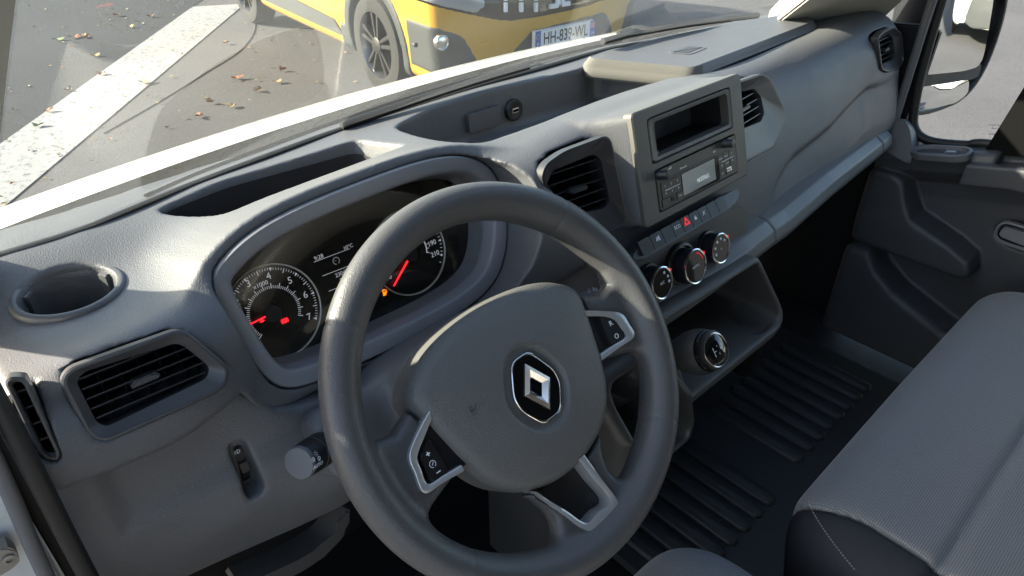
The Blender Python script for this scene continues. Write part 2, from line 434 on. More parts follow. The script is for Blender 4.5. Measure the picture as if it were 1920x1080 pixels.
def fas_fn():
    P = []
    for x in (-.36, -.28): P += [(x, .16, .175), (x, .13, .147), (x, .1, .128), (x, .06, .113), (x, .03, .110), (x, -.02, .112)]
    P += [(-.21, .16, .18), (-.21, .13, .155), (-.21, .1, .142), (-.21, .06, .130), (-.21, .03, .128), (-.21, -.02, .13), (-.17, .1, .165), (-.17, .03, .160), (-.12, .03, .165)]
    for x in (.1, .18): P += [(x, .16, .15), (x, .13, .130), (x, .1, .118), (x, .05, .106), (x, .0, .104), (x, -.05, .112)]
    for x in (.3, .4, .5): P += [(x, .16, .150), (x, .1, .128), (x, .02, .105), (x, -.02, .093), (x, -.06, .083), (x, -.11, .075)]
    for x in (.62,): P += [(x, .12, .18), (x, .08, .150), (x, .04, .132), (x, .0, .118), (x, -.05, .100), (x, -.1, .088)]
    for x in (.85,): P += [(x, .11, .19), (x, .08, .168), (x, .04, .148), (x, .0, .132), (x, -.05, .114), (x, -.1, .104)]
    for x in (1.06, 1.2): P += [(x, .1, .168), (x, .07, .152), (x, .04, .144), (x, .0, .134), (x, -.05, .122), (x, -.1, .114)]
    return tps(P)
M_SHELLB = plastic('black_shell_plastic', (0.012, 0.012, 0.014), .6, .35, grain=.2)
def build_dash():
    g = Grid((-.384, .045, -.125), (1.235, .475, .185), 0.0025)
    X, Y, Z = g.X, g.Y, g.Z
    T = top_fn()(X[:, :, 0], Y[:, :, 0])[:, :, None]
    S = fas_fn()(X[:, 0, :], Z[:, 0, :])[:, None, :]
    # groove between the upper and lower passenger panel
    zr = np.interp(X, [.60, .64, .69, .75, .9, 1.05, 1.10, 1.2], [-.12, -.09, -.052, -.033, -.018, .016, .014, .012])
    amt = np.interp(X, [.6, .68, .74, 1.03, 1.1, 1.2], [0, .4, 1, 1, .35, .1])
    dz = Z-zr
    S = S + (amt*(0.011/(1+np.exp(np.clip((dz+.004)/.0028, -40, 40)))*np.clip(1+(dz+.010)/.075, 0, 1))).astype(np.float32)
    F = smax(Z-T, S-Y, 0.055)
    # instrument hood
    sx = slice(0, int((0.22+.384)/g.h))
    a, b, c = [q[sx] for q in plane_ab(g, FC)]
    # distance to the bezel outline is tabulated once in the bezel plane
    ga = np.arange(-.30, .26, .002, dtype=np.float32); gb = np.arange(-.26, .2, .002, dtype=np.float32)
    tab = sdpoly(ga[:, None], gb[None, :], [tuple(p) for p in BEZ[::2]])
    def look(a, b):
        u = np.clip((a-ga[0])/.002, 0, len(ga)-1.01); v = np.clip((b-gb[0])/.002, 0, len(gb)-1.01)
        i, j = u.astype(np.int32), v.astype(np.int32); fu, fv = (u-i).astype(np.float32), (v-j).astype(np.float32)
        return (tab[i, j]*(1-fu)+tab[i+1, j]*fu)*(1-fv)+(tab[i, j+1]*(1-fu)+tab[i+1, j+1]*fu)*fv
    a3, b3 = np.broadcast_arrays(a, b); db = look(a3, b3)
    hood = smax(db-0.0125, c+0.003, 0.006)
    F[sx] = smin(F[sx], hood, 0.030)
    F[sx] = smax(F[sx], -smax(db-0.0022, -(c+0.0035), 0.0), 0.002)
    F[sx] = smax(F[sx], -smax(db-0.0005, -(c+0.075), 0.0), 0.003)
    # body of the centre stack
    sx2 = slice(int((0.2+.384)/g.h), int((0.62+.384)/g.h))
    a, b, c = [q[sx2] for q in plane_ab(g, FP)]
    dep = np.clip(-c, 0, .05)
    da = np.maximum(-(a+.1165+dep*0.55), a-.1165); dd = np.maximum(b-.0715, -(b+.069))
    pod = smax(smax(da, dd, .012), c+.001, .004)
    F[sx2] = smin(F[sx2], pod, 0.010)
    # bottom edge
    B = np.interp(X, [-.38, -.28, -.215, -.197, -.08, .1, .2, .262, .275, .3, .56, .60, 1.24], [.032, .020, .026, -.028, -.028, -.025, -.022, -.018, -.10, -.112, -.112, -.105, -.105])
    F = smax(F, (B-Z)+0*Y, 0.014)
    F = smax(F, -(X+.3635+.10*(.10-Z))+0*Y, 0.006)
    F = smax(F, (X-1.215)+0*Y, 0.03)
    F = smax(F, (Y-.455)+0*X, 0.0)
    def cutpoly(pts, zlo, k, slope=0.0, xr=None):
        s = slice(int((xr[0]+.384)/g.h), int((xr[1]+.384)/g.h))
        d = sdpoly(X[s, :, 0], Y[:, :, 0], pts)[:, :, None]
        F[s] = smax(F[s], -smax(d-(Z-.1)*slope, zlo-Z, 0.012), k*.7)
    # driver's recess behind the hood
    p = [on(*q)[:2] for q in ((283, 383, 'z', .107), (420, 331, 'z', .107), (668, 258, 'z', .112), (700, 262, 'z', .118), (752, 276, 'z', .124), (670, 304, 'z', .128), (560, 345, 'z', .126), (430, 392, 'z', .118), (360, 392, 'z', .110))]
    global RECESS, TOP0
    RECESS = resample(rounded(p, .012), 60); TOP0 = top_fn()
    cutpoly(RECESS, 0.045, 0.004, 0.25, (-.24, .22))
    # long tray in the middle
    p = [on(*q)[:2] for q in ((738, 237, 'z', .112), (800, 205, 'z', .112), (900, 172, 'z', .113), (1092, 121, 'z', .114))]
    p += [np.array((.545, .40)), np.array((.600, .24)), np.array((.47, .228))]
    p += [on(*q)[:2] for q in ((1000, 237, 'z', .130), (870, 277, 'z', .128), (835, 272, 'z', .124))]
    cutpoly(resample(rounded(p, .018), 80), 0.047, 0.005, 0.10, (.05, .66))
    # cup holder
    s = slice(0, int((-.2+.384)/g.h))
    d = np.sqrt((X[s]-CUPC[0])**2+(Y-CUPC[1])**2)
    F[s] = smax(F[s], -smax(d-.0385, 0.02-Z, .004), 0.004)
    # vent openings
    def cutvent(f, out, inset, xr, depth=.09):
        s = slice(max(0, int((xr[0]+.384)/g.h)), int((xr[1]+.384)/g.h))
        a, b, c = [q[s] for q in plane_ab(g, f)]
        a, b, c = np.broadcast_arrays(a, b, c); m = (np.abs(c) < depth+.02)
        d = np.full(a.shape, 1.0, np.float32)
        d[m] = sdpoly(a[m], b[m], [tuple(q) for q in resample(ccw(out), 28)])
        F[s] = smax(F[s], -np.maximum(d+inset, np.maximum(-(c+depth), c-.010)), 0.002)
    cutvent(FVL, VL_OUT, .0015, (-.38, -.18)); cutvent(FVC, VC_OUT, .003, (.08, .32)); cutvent(FVR, VR_OUT, -.0006, (.47, .74))
    cutvent(FVP, VP_OUT, 0.0, (1.0, 1.23)); cutvent(FVE, VE_OUT, -.0004, (-.38, -.3), .03)
    # openings for pocket and radio in the centre stack
    s = slice(int((.28+.384)/g.h), int((.53+.384)/g.h))
    a, b, c = [q[s] for q in plane_ab(g, FP)]
    F[s] = np.maximum(F[s], -np.maximum(np.maximum(np.abs(a)-.089, np.abs(b-.0015)-.058), -(c+.06)))
    o = g.build('upper_panel', F, M_SOFT, dash, 1)
    # near-black walls and floor set inside the driver's recess
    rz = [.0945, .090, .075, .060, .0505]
    floft('recess_shell', Frame((0, 0, 0), A=(1, 0, 0), N=(0, 0, 1)), [(offset(RECESS, .0018-(z-.1)*.25), z) for z in rz]+[(offset(RECESS, .012), .0490)], M_SHELLB, dash, cap1=True)
    return o
build_dash()

# ------------------------------------------------------------------ flat plates with holes
from mathutils.geometry import tessellate_polygon
def fplate(name, f, outer, holes, c0, c1, mat, parent, bev=0.0012):
    loops = [np.array(ccw(outer))] + [np.array(ccw(h)[::-1]) for h in holes]
    V, Fc = [], []; base = []
    for k, lp in enumerate(loops):
        ins = offset(lp, bev) if k == 0 else np.array(offset(lp[::-1], -bev))[::-1]
        st = len(V); n = len(lp)
        for a, b in lp: V.append(f.pt(a, b, c0))
        for a, b in lp: V.append(f.pt(a, b, c1-bev))
        for a, b in ins: V.append(f.pt(a, b, c1))
        for r in (0, 1):
            for i in range(n):
                j = (i+1) % n; Fc.append((st+r*n+i, st+r*n+j, st+(r+1)*n+j, st+(r+1)*n+i))
        base.append((st+2*n, n, ins))
    tri = tessellate_polygon([[Vector((q[0], q[1], 0)) for q in ins] for _, _, ins in base])
    idx = [st+i for st, n, _ in base for i in range(n)]
    for t in tri: Fc.append(tuple(idx[i] for i in t))
    bm = bmesh.new(); vs = [bm.verts.new(v) for v in V]
    for q in Fc:
        try: bm.faces.new([vs[i] for i in q])
        except ValueError: pass
    return bm_obj(name, bm, mat, parent, True, 25)
def rect(a0, a1, b0, b1, r=0.003, seg=4): return rounded([(a0, b0), (a1, b0), (a1, b1), (a0, b1)], r, seg)
def prect(f, q, r=0.002, c=0.0):
    return rounded(ccw(f.poly(q, c)), r, 4)
def bbox2(p): p = np.array(p); return p[:, 0].min(), p[:, 0].max(), p[:, 1].min(), p[:, 1].max()

M_DIAL = simple('dial_panel_black', (0.010, 0.009, 0.008), 0.25, 0, 0.4)
M_KNOB = plastic('rubber_knob', (0.018, 0.019, 0.024), 0.35, 0.5)

# ------------------------------------------------------------------ air vents
def arange_at(poly, b):
    p = np.array(poly); xs = []
    for i in range(len(p)):
        q, r = p[i-1], p[i]
        if (q[1]-b)*(r[1]-b) < 0: xs.append(q[0]+(r[0]-q[0])*(b-q[1])/(r[1]-q[1]))
    return (min(xs), max(xs)) if len(xs) > 1 else None
def vent(f, outer, inner, nsl, label, frame_mat=None, rim=0.0018, tab=True, vanes=5, tilt=0.35, depth=0.05, rnd=0.006, ab=(0.0, None), sink=0.011):
    frame_mat = frame_mat or M_FRAME
    N = 96
    v = part_empty('air_vent', dash)
    o = resample(rounded(ccw(outer), rnd*1.6), N); ii = resample(rounded(ccw(inner), rnd), N)
    # line both outlines up by direction so that the ring does not twist
    c = ii.mean(0)
    def start(p):
        k = np.argmin(np.abs(np.arctan2(p[:, 1]-c[1], p[:, 0]-c[0])+2.4)); return np.roll(p, -k, 0)
    o, ii = start(o), start(ii)
    mid = o*0.80+ii*0.20
    floft('frame', f, [(o, -0.012), (o, rim*0.35), (offset(o, 0.0012), rim), (offset(o, 0.0030), rim), (mid*.6+offset(o, .003)*.4, rim*0.45), (ii, -sink*0.5), (ii, -sink), (ii*0.985+c*0.015, -depth)], frame_mat, v, sharp=30)
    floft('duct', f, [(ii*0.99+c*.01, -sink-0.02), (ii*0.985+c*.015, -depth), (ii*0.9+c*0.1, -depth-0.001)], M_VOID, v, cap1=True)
    b0, b1 = ii[:, 1].min(), ii[:, 1].max()
    for k in range(nsl):
        b = b0+(b1-b0)*(k+0.75)/(nsl+0.5)
        r = arange_at(ii, b)
        if r is None: continue
        bm = bmesh.new(); d = 0.0085
        pr = [(-d, -0.0009), (d, -0.0006), (d, 0.0006), (-d, 0.0009)]
        ring = []
        for a in (r[0]+.0006, r[1]-.0006):
            ring.append([bm.verts.new(f.pt(a, b+u*math.sin(tilt)*1.0+w*math.cos(tilt), -sink-0.006+u*math.cos(tilt)-w*math.sin(tilt))) for u, w in pr])
        for q in range(4): bm.faces.new((ring[0][q], ring[0][(q+1) % 4], ring[1][(q+1) % 4], ring[1][q]))
        bm.faces.new(ring[0][::-1]); bm.faces.new(ring[1])
        bm_obj('slat', bm, M_SLAT, v, False)
        if tab and k == nsl//2:
            am = (r[0]+r[1])/2+ab[0]; w = (r[1]-r[0])*0.13
            pl = [(am-w, b-.0022), (am+w*.8, b-.0022), (am+w, b+.0002), (am+w*.75, b+.0030), (am-w*.7, b+.0030), (am-w, b)]
            fprism('tab', f, pl, -sink-.004, -sink+0.0105, M_FRAME, v, 0.0012)
    for k in range(vanes):
        a = ii[:, 0].min()+(ii[:, 0].max()-ii[:, 0].min())*(k+1)/(vanes+1)
        tr = ii[:, ::-1]; r = arange_at(tr, a)
        if r: fbox('vane', f, a-.0005, a+.0005, r[0]+.001, r[1]-.001, -depth+.004, -sink-.018, M_BLACK, v, 0)
    tag(v, label)
    return v
M_SLAT = plastic('vent_slat_plastic', (0.020, 0.020, 0.021), 0.33, 0.5)
M_MIDF = plastic('mid_vent_frame', (0.060, 0.062, 0.064), .38, .5)
M_DARKF = plastic('dark_vent_frame', (0.028, 0.028, 0.030), .38, .5)  # vent frame plastic darkened: shade left of the radio put into its colour
vent(FVL, VL_OUT, FVL.poly([(143, 716), (160, 699), (330, 645), (348, 650), (397, 690), (391, 712), (202, 803), (184, 797)]), 5, 'wide driver side air vent left of the instrument cluster', tilt=0.25, ab=(0.0, 0))
vent(FVC, VC_OUT, FVC.poly([(1023, 362), (1041, 320), (1118, 289), (1131, 297), (1149, 378), (1139, 392), (1090, 402), (1052, 396)]), 5, 'air vent between instrument cluster and radio', tilt=0.2, rim=0.001, sink=0.009, frame_mat=M_DARKF)
vent(FVR, VR_OUT, FVR.poly([(1366, 178), (1421, 165), (1434, 180), (1440, 212), (1434, 227), (1400, 241), (1366, 253)]), 5, 'air vent half hidden on the passenger side of the radio', tilt=0.2, rnd=0.004, sink=0.012, frame_mat=M_MIDF)
vent(FVP, VP_OUT, FVP.poly([(1649, 84), (1654, 74), (1672, 64), (1680, 70), (1684, 104), (1679, 112), (1656, 121), (1650, 116)]), 5, 'small air vent at the passenger end of the dash', tilt=0.2, rnd=0.004)
vent(FVE, VE_OUT, FVE.poly([(24, 722), (29, 718), (46, 718), (51, 724), (107, 843), (106, 850), (90, 851), (82, 845)]), 4, 'narrow upright vent at the dash end by the door', tab=False, vanes=0, depth=0.028, rnd=0.003, sink=.004)

# ------------------------------------------------------------------ cup holder ring
FCUP = Frame((CUPC[0], CUPC[1], CUPZ), A=(1, 0, 0), N=(0.02, 0.0, 1))
cup = lathe('cup_holder', FCUP, [(0.0475, -0.006), (0.0475, 0.001), (0.0462, 0.0036), (0.0440, 0.0046), (0.0405, 0.0040), (0.0388, 0.0015), (0.0375, -0.006), (0.0365, -0.02), (0.0345, -0.06), (0.030, -0.0605), (0.0, -0.0605)], M_HARD, dash, 64)
for k in range(3):
    w = 0.4+k*2.0944
    fr = Frame(FCUP.pt(0.0365*math.cos(w), 0.0365*math.sin(w), -0.012), A=(math.sin(w), -math.cos(w), 0), N=(-math.cos(w), -math.sin(w), 0))
    fbox('rib', fr, -.006, .006, -.045, .012, -.004, .003, M_HARD, cup, 0.001)

# ------------------------------------------------------------------ instrument cluster
clu = part_empty('instrument_cluster', dash)
bz = np.array(BEZ)
floft('bezel', FC, [(offset(bz, -0.0015), -0.006), (offset(bz, -0.0008), 0.0012), (offset(bz, 0.0006), 0.0030), (offset(bz, 0.0030), 0.0030), (offset(bz, 0.0130), 0.0010), (offset(bz, 0.0155), -0.0005), (offset(bz, 0.0168), -0.003), (offset(bz, 0.0195), -0.026), (offset(bz, 0.0225), -0.050)], M_TRIM, clu, sharp=32)
FD = FC.shift(c=-0.044)
floft('dial_panel', FD, [(offset(bz, 0.012), -0.002), (offset(bz, 0.0121), 0.0)], M_DIAL, clu, cap1=True, smooth=False)
def fitc(f, pts):
    P = np.array(f.poly(pts)); A = np.c_[2*P, np.ones(len(P))]; s = np.linalg.lstsq(A, (P**2).sum(1), rcond=None)[0]
    return s[0], s[1], math.sqrt(s[2]+s[0]**2+s[1]**2)
def gauge(pts, cpx, label):
    a0, b0, r = fitc(FD, pts)
    g = FD.shift(a0, b0, 0.0)
    return g, r
TG, TR = gauge([(455, 512), (515, 493), (570, 522), (603, 590), (585, 640), (520, 672)], None, '')
SG, SR = gauge([(700, 432), (716, 527), (769.6, 554), (837, 480), (814, 426)], None, '')
def gauge_ring(g, r, label):
    o = lathe('gauge_ring', g, [(r+.0003, -0.001), (r+.0003, .0022), (r-.0006, .0026), (r-.0012, .0022), (r-.0014, -.0012)], M_RING, clu, 72)
    lathe('gauge_face', g, [(r-.0014, 0.0), (r-.0014, .0004)], M_DIALFACE, o, 64)
    return o
M_RING = simple('gauge_ring_silver', (0.55, 0.52, 0.46), 0.35, 0.6)
M_DIALFACE = simple('dial_face', (0.008, 0.008, 0.009), 0.35, 0, 0.3)
def ticks(name, g, r0, r1, angs, w, parent, c=0.0009, mat=None):
    bm = bmesh.new()
    for t in angs:
        t = math.radians(t); u = np.array([math.cos(t), math.sin(t)]); n = np.array([-u[1], u[0]])
        q = [u*r0-n*w/2, u*r1-n*w/2, u*r1+n*w/2, u*r0+n*w/2]
        bm.faces.new([bm.verts.new(g.pt(p[0], p[1], c)) for p in q])
    return tag(bm_obj(name, bm, mat or M_WHITELIT, parent, False), kind='stuff')
def tris(name, g, r0, r1, angs, w, parent, c=0.001):
    bm = bmesh.new()
    for t in angs:
        t = math.radians(t); u = np.array([math.cos(t), math.sin(t)]); n = np.array([-u[1], u[0]])
        bm.faces.new([bm.verts.new(g.pt(p[0], p[1], c)) for p in (u*r0, u*r1-n*w/2, u*r1+n*w/2)])
    return tag(bm_obj(name, bm, M_WHITELIT, parent, False), kind='stuff')
def bar(name, f, p, q, w, mat, parent, c=0.001, h=0.0004):
    p, q = np.array(p), np.array(q); d = (q-p)/np.linalg.norm(q-p); n = np.array([-d[1], d[0]])
    bm = bmesh.new(); bm_prism(bm, f, [p-n*w/2, q-n*w/2*.7, q+n*w/2*.7, p+n*w/2], c, c+h); return bm_obj(name, bm, mat, parent, False)
tr_ring = gauge_ring(TG, TR, 'tachometer'); tag(tr_ring, 'tachometer dial with red needle, partly cut off by the bezel')
sp_ring = gauge_ring(SG, SR, 'speedometer'); tag(sp_ring, 'speedometer dial seen behind the wheel rim')
def angpx(g, x, y): a, b = g.px(x, y); return math.degrees(math.atan2(b, a)), math.hypot(a, b)
# tachometer scale: the 7 sits at about three o'clock, one thousand every 30 degrees or so
tri_px = [(455.5, 521), (501, 503), (550.5, 514), (585.5, 549), (593, 597)]
ta = [angpx(TG, *p)[0] for p in tri_px]
a7, a3 = ta[-1], ta[0]; step = (a3-a7)/4.0
maj = [a7+step*k for k in range(0, 8)]
tris('scale', TG, TR-.0075, TR-.0038, maj, .0030, tr_ring)
ticks('scale', TG, TR-.0062, TR-.0038, [a7+step*k/10 for k in range(0, 71) if k % 5], .00055, tr_ring)
ticks('scale', TG, TR-.0085, TR-.0038, [a7+step*(k+.5) for k in range(0, 7)], .0008, tr_ring)
ticks('scale', TG, TR*.50, TR*.56, [a7+2+step*k/8 for k in range(0, 56) if k % 4], .0006, tr_ring)
ticks('scale', TG, TR*.50, TR*.61, [a7+2+step*k/2 for k in range(0, 15)], .0008, tr_ring)
def ptext(f, g, s, x, y, size, parent, mat=None, rot=0.0, c=0.001, name='lettering', sx=1.0, bold=0.0, align='CENTER'):
    a, b = f.px(x, y); return ftext(name, f, s, a, b, size, mat or M_WHITELIT, parent, c, rot, align, sx, bold)
for s, x, y in (('1', 432, 596), ('2', 444, 567), ('3', 465, 532), ('4', 503, 518), ('5', 543, 526), ('6', 572, 553), ('7', 579, 594)):
    ptext(TG, None, s, x, y, .0098, tr_ring)
ptext(TG, None, 'x1000', 488, 534, .0062, tr_ring)
bar('needle', TG, TG.px(503, 589), TG.px(459, 611), .0017, M_REDLIT, tr_ring, .0035, .0008)
lathe('needle_hub', TG.shift(*TG.px(510, 588)), [(.0085, 0), (.0085, .004), (.0075, .005), (0, .0052)], M_BLACK, tr_ring, 24)
# speedometer
sp_num = [('10', 728, 520), ('170', 800, 440), ('190', 809, 456), ('210', 815, 476)]
for s, x, y in sp_num: ptext(SG, None, s, x, y, .0082, sp_ring, sx=.95)
s210 = angpx(SG, 829, 478)[0]; s10 = angpx(SG, 721, 525)[0]
s10 = s10-360 if s10 > s210+360 else s10
lo, hi = s210, (s10 if s10 > s210 else s10+360)
nst = 20; stp = (hi-lo)/10.0
tris('scale', SG, SR-.0075, SR-.0035, [lo+stp*k for k in range(11)], .0030, sp_ring)
ticks('scale', SG, SR-.0060, SR-.0035, [lo-stp*.5]+[lo+stp*k/4 for k in range(41) if k % 4], .0007, sp_ring)
ticks('scale', SG, SR*.47, SR*.56, [lo+4+stp*k/2 for k in range(20)], .0007, sp_ring)
ticks('scale', SG, SR*.47, SR*.50, [lo+4+2.2*k for k in range(0, 92)], .0010, sp_ring)
for s, k in (('150', 3), ('130', 4), ('110', 5), ('90', 6), ('70', 7), ('50', 8), ('30', 9)):
    t = math.radians(lo+stp*k); ftext('lettering', SG, s, (SR-.0135)*math.cos(t), (SR-.0135)*math.sin(t), .0078, M_WHITELIT, sp_ring, .001)
bar('needle', SG, SG.px(762, 487), SG.px(735, 536), .0024, M_REDLIT, sp_ring, .0035, .0008)
lathe('needle_hub', SG.shift(*SG.px(768, 478)), [(.0085, 0), (.0085, .004), (.0075, .005), (0, .0052)], M_BLACK, sp_ring, 24)
# driver display
for p, q in (((588, 491.5), (656, 466)), ((604, 517.5), (668, 493)), ((616, 546), (690, 517))):
    bar('display_line', FD, FD.px(*p), FD.px(*q), .0006, M_WHITELIT, clu, .0006, .0002)
ptext(FD, None, '9:28', 597, 482.5, .0062, clu); ptext(FD, None, '10\u00b0C', 652, 463, .0056, clu)
ptext(FD, None, '23047', 640, 512.5, .0062, clu); ptext(FD, None, '90', 641, 524, .005, clu)
M_DIMINK = simple('dim_display_print', (0.2, 0.2, 0.2), 0.5, 0, 0.2, (0.5, 0.5, 0.5), 0.05)
CI = FD.shift(*FD.px(630, 489))
ticks('speed_limiter_icon', CI, .0032, .0040, [k*12 for k in range(-5, 22)], .0009, clu, .0006, M_DIMINK); bar('speed_limiter_icon', CI, (0, 0), (-.0022, .0012), .0005, M_DIMINK, clu, .0006)
# warning lamps
def lamp_brake(f, mat, r=.0026):
    o = floft('brake_warning_lamp', f, [(circle(r, 24), 0.0012), (circle(r, 24), 0.0016)], mat, clu, cap1=True)
    ftext('lettering', f, 'P', 0, 0, r*1.5, M_BLACK, o, .0017)
    for s in (0, math.pi):
        bm = bmesh.new(); q = []
        for k in range(9):
            t = s-0.8+1.6*k/8; q.append((math.cos(t), math.sin(t)))
        pl = [(r*1.22*c, r*1.22*d) for c, d in q]+[(r*1.5*c, r*1.5*d) for c, d in q[::-1]]
        bm_prism(bm, f, pl, .0012, .0016); bm_obj('bracket', bm, mat, o, False)
lamp_brake(TG.shift(*TG.px(533, 601)), M_REDLIT)
WI = TG.shift(*TG.px(490, 600))
wl_ = floft('door_warning_lamp', WI, [(rect(-.0014, .0014, -.0022, .0022, .0012), .0012), (rect(-.0014, .0014, -.0022, .0022, .0012), .0016)], M_REDLIT, clu, cap1=True)
bar('pointer', WI, (-.0026, -.0012), (.0026, -.0012), .0010, M_REDLIT, wl_, .0012)
FU = FD.shift(*FD.px(720, 548))
fu = fprism('fuel_warning_lamp', FU, [(-.0026, -.0034), (.0014, -.0034), (.0014, .0034), (-.0020, .0034), (-.0020, -.0020), (-.0026, -.0020)], .0008, .0014, M_AMBER, clu)
fbox('pump_window', FU, -.0012, .0007, .0008, .0024, .0013, .0018, M_BLACK, fu, 0); tube('pump_hose', [FU.pt(.0014, -.001, .0011), FU.pt(.0028, -.0012, .0011), FU.pt(.0030, .001, .0011), FU.pt(.0022, .0024, .0011)], .0004, M_AMBER, fu, 6)
# clear cover
M_LENS = glass('cluster_lens', (0.93, 0.92, 0.9), 0.03, 1.38)
FL = FC.shift(c=-0.020)
ol = offset(bz, 0.0185)
floft('clear_cover', FL, [(ol, 0.0), (ol*0.999, 0.0005)], M_LENS, clu, cap1=True, smooth=False)
fbox('chrome_edge', FD.shift(*FD.px(862, 520)), -.0007, .0007, -.010, .010, .004, .006, M_CHROME, clu)

# ------------------------------------------------------------------ centre stack: face plate, pocket, radio
FACE = [(p[0], p[1]) for p in FP.poly([(1186, 214), (1384, 137), (1408, 325), (1211, 431)], 0.003)]
POCK = FP.poly([(1213, 225.5), (1366.6, 162.3), (1376, 237.5), (1224.5, 309.9)], 0.003)
RAD = FP.poly([(1227.4, 320.8), (1376.7, 251.3), (1383.8, 322.2), (1237.4, 398.9)], 0.003)
def box4(p):
    p = np.array(p); xs = np.sort(p[:, 0]); ys = np.sort(p[:, 1]); return xs[:2].mean(), xs[2:].mean(), ys[:2].mean(), ys[2:].mean()
fa, pk, rd = box4(FACE), box4(POCK), box4(RAD)
fplate('centre_face_plate', FP, rect(*fa, .007, 6), [rect(*pk, .004), rect(*rd, .003)], -.010, .003, M_FACE, dash, .0016)
po = part_empty('open_pocket', dash)
N4 = 64
def rs(a0, a1, b0, b1, r): return resample(rect(a0, a1, b0, b1, r), N4)
ip = box4(FP.poly([(1228, 230), (1356.6, 176.5), (1363.5, 232), (1235.5, 288)], -0.004))
pkg = (pk[0]+.0012, pk[1]-.0012, pk[2]+.0012, pk[3]-.0012)
floft('frame', FP, [(rs(*pkg, .0035), -.008), (rs(*pkg, .0035), .0022), (rs(pkg[0]+.0012, pkg[1]-.0012, pkg[2]+.0012, pkg[3]-.0012, .0032), .0032), (rs(pkg[0]+.006, pkg[1]-.006, pkg[2]+.005, pkg[3]-.005, .004), .0024), (rs(*ip, .005), -.006), (rs(*ip, .005), -.030)], M_FACE, po, sharp=25)
floft('pocket_box', FP, [(rs(*ip, .005), -.012), (rs(ip[0]+.001, ip[1]-.001, ip[2]+.001, ip[3]-.001, .005), -.095)], M_BLACK, po, cap1=True)
# radio
ra = part_empty('radio', dash); tag(ra, 'single slot car radio with grey display and round knobs')
rg = (rd[0]+.0014, rd[1]-.0014, rd[2]+.0014, rd[3]-.0014)
FR = FP.shift(c=0.003)
M_RADIO = plastic('radio_plastic', (0.050, 0.048, 0.043), 0.42, 0.45, grain=.05)
fprism('radio_front', FR, rect(*rg, .0025), -.012, .0004, M_RADIO, ra, .0008)
fbox('top_ridge', FR, rg[0]+.004, rg[1]-.004, rg[3]-.0150, rg[3]-.0142, .0003, .0012, M_RADIO, ra, .0003)
for (x, y) in ((1244.5, 328.3), (1366.7, 269)):
    k = FR.shift(*FR.px(x, y, .008)); 
    lathe('knob', k, [(.0062, 0), (.0062, .004), (.0056, .0048), (.0056, .0135), (.0050, .0150), (.0030, .0153), (0, .0153)], M_KNOB, ra, 28)
lcd = FR.poly([(1276, 327), (1345, 292), (1349.5, 337), (1283.5, 371.5)], .001); L0 = box4(lcd)
M_LCD = simple('lcd_glass', (0.22, 0.25, 0.24), 0.06, 0, 0.7, (0.5, 0.56, 0.53), 0.012)
M_LCDTXT = simple('lcd_text', (0.5, 0.55, 0.55), 0.4, 0, 0.2, (0.6, 0.7, 0.7), 0.12)
fprism('display_window', FR, rect(*L0, .001), 0.0, .0010, M_GLOSS, ra)
l1 = (L0[0]+.0006, L0[1]-.0085, L0[2]+.0035, L0[3]-.0010)
dsp = fprism('display', FR, rect(*l1, .0006), .0008, .0014, M_LCD, ra)
ftext('lettering', FR, 'NOSTALG', (l1[0]+l1[1])/2+.008, l1[2]+.010, .0082, M_LCDTXT, dsp, .0015, sx=.72)
def btn(x, y, w, h, s, sz=.0026, name='button', mat=None, sx=1.0):
    a, b = FR.px(x, y, .001)
    o = fprism(name, FR, rect(a-w/2, a+w/2, b-h/2, b+h/2, .0008), 0, .0014, mat or M_RADIO, ra, .0004)
    if s: ftext('lettering', FR, s, a, b, sz, M_WHITEINK, o, .0015, sx=sx)
    return o
sp = .0138
lx = [FR.px(x, y, .001) for x, y in ((1246.5, 349.5), (1258, 344), (1269.5, 338.5))]
for (x, y), s in zip(((1246.5, 349.5), (1258, 344), (1269.5, 338.5), (1248.5, 363), (1260.3, 357.3), (1272, 351.5)), '123456'): btn(x, y, .0134, .0098, s, .0040)
btn(1254.5, 377, .0262, .0098, ''); jk = FR.shift(*FR.px(1261, 373, .001)); lathe('jack_socket', jk, [(.0030, .0005), (.0030, .0022), (.0019, .0022), (.0017, -.004), (0, -.004)], M_BLACK, ra, 20)
btn(1275.5, 366.5, .0134, .0098, 'TEXT', .0030)
for (x, y), s in zip(((1350.8, 298), (1360.8, 292.5), (1370.8, 287.5), (1353, 311), (1363, 305.5), (1373.2, 300.3)), ('RADIO', 'MEDIA', '\u21ba', '\u25c4', 'SETUP', '\u25ba')): btn(x, y, .0118, .0098, s, .0027)
btn(1354.8, 325.5, .0118, .0098, '\u25a1', .003); btn(1369.5, 318, .0195, .0098, '')
us = FR.shift(*FR.px(1366, 317, .001)); fplate('usb_socket', us, rect(-.0058, .0058, -.0026, .0026, .0004), [rect(-.0048, .0048, -.0016, .0016, .0003)], .0008, .0020, M_CHROME, ra, .0002)
fbox('usb_tongue', us, -.0042, .0042, -.0002, .0012, .0012, .0017, M_WHITEINK, ra, 0)
bar('white_strip', FR, FR.px(1245.5, 357.5), FR.px(1273, 344.5), .0009, M_WHITEINK, ra, .0015); bar('white_strip', FR, FR.px(1351.5, 304), FR.px(1373, 293), .0009, M_WHITEINK, ra, .0015)
ptext(FR, None, 'Bluetooth', 1280, 313.5, .0036, ra, M_WHITEINK); ptext(FR, None, 'MP3', 1338, 284.5, .0036, ra, M_WHITEINK); ptext(FR, None, 'SOURCE', 1355.5, 268.5, .0026, ra, M_WHITEINK)
fprism('volume_mark', FR.shift(*FR.px(1254.5, 315.5)), [(-.004, -.0012), (.004, -.0012), (.004, .0016)], .0004, .0007, M_WHITEINK, ra)
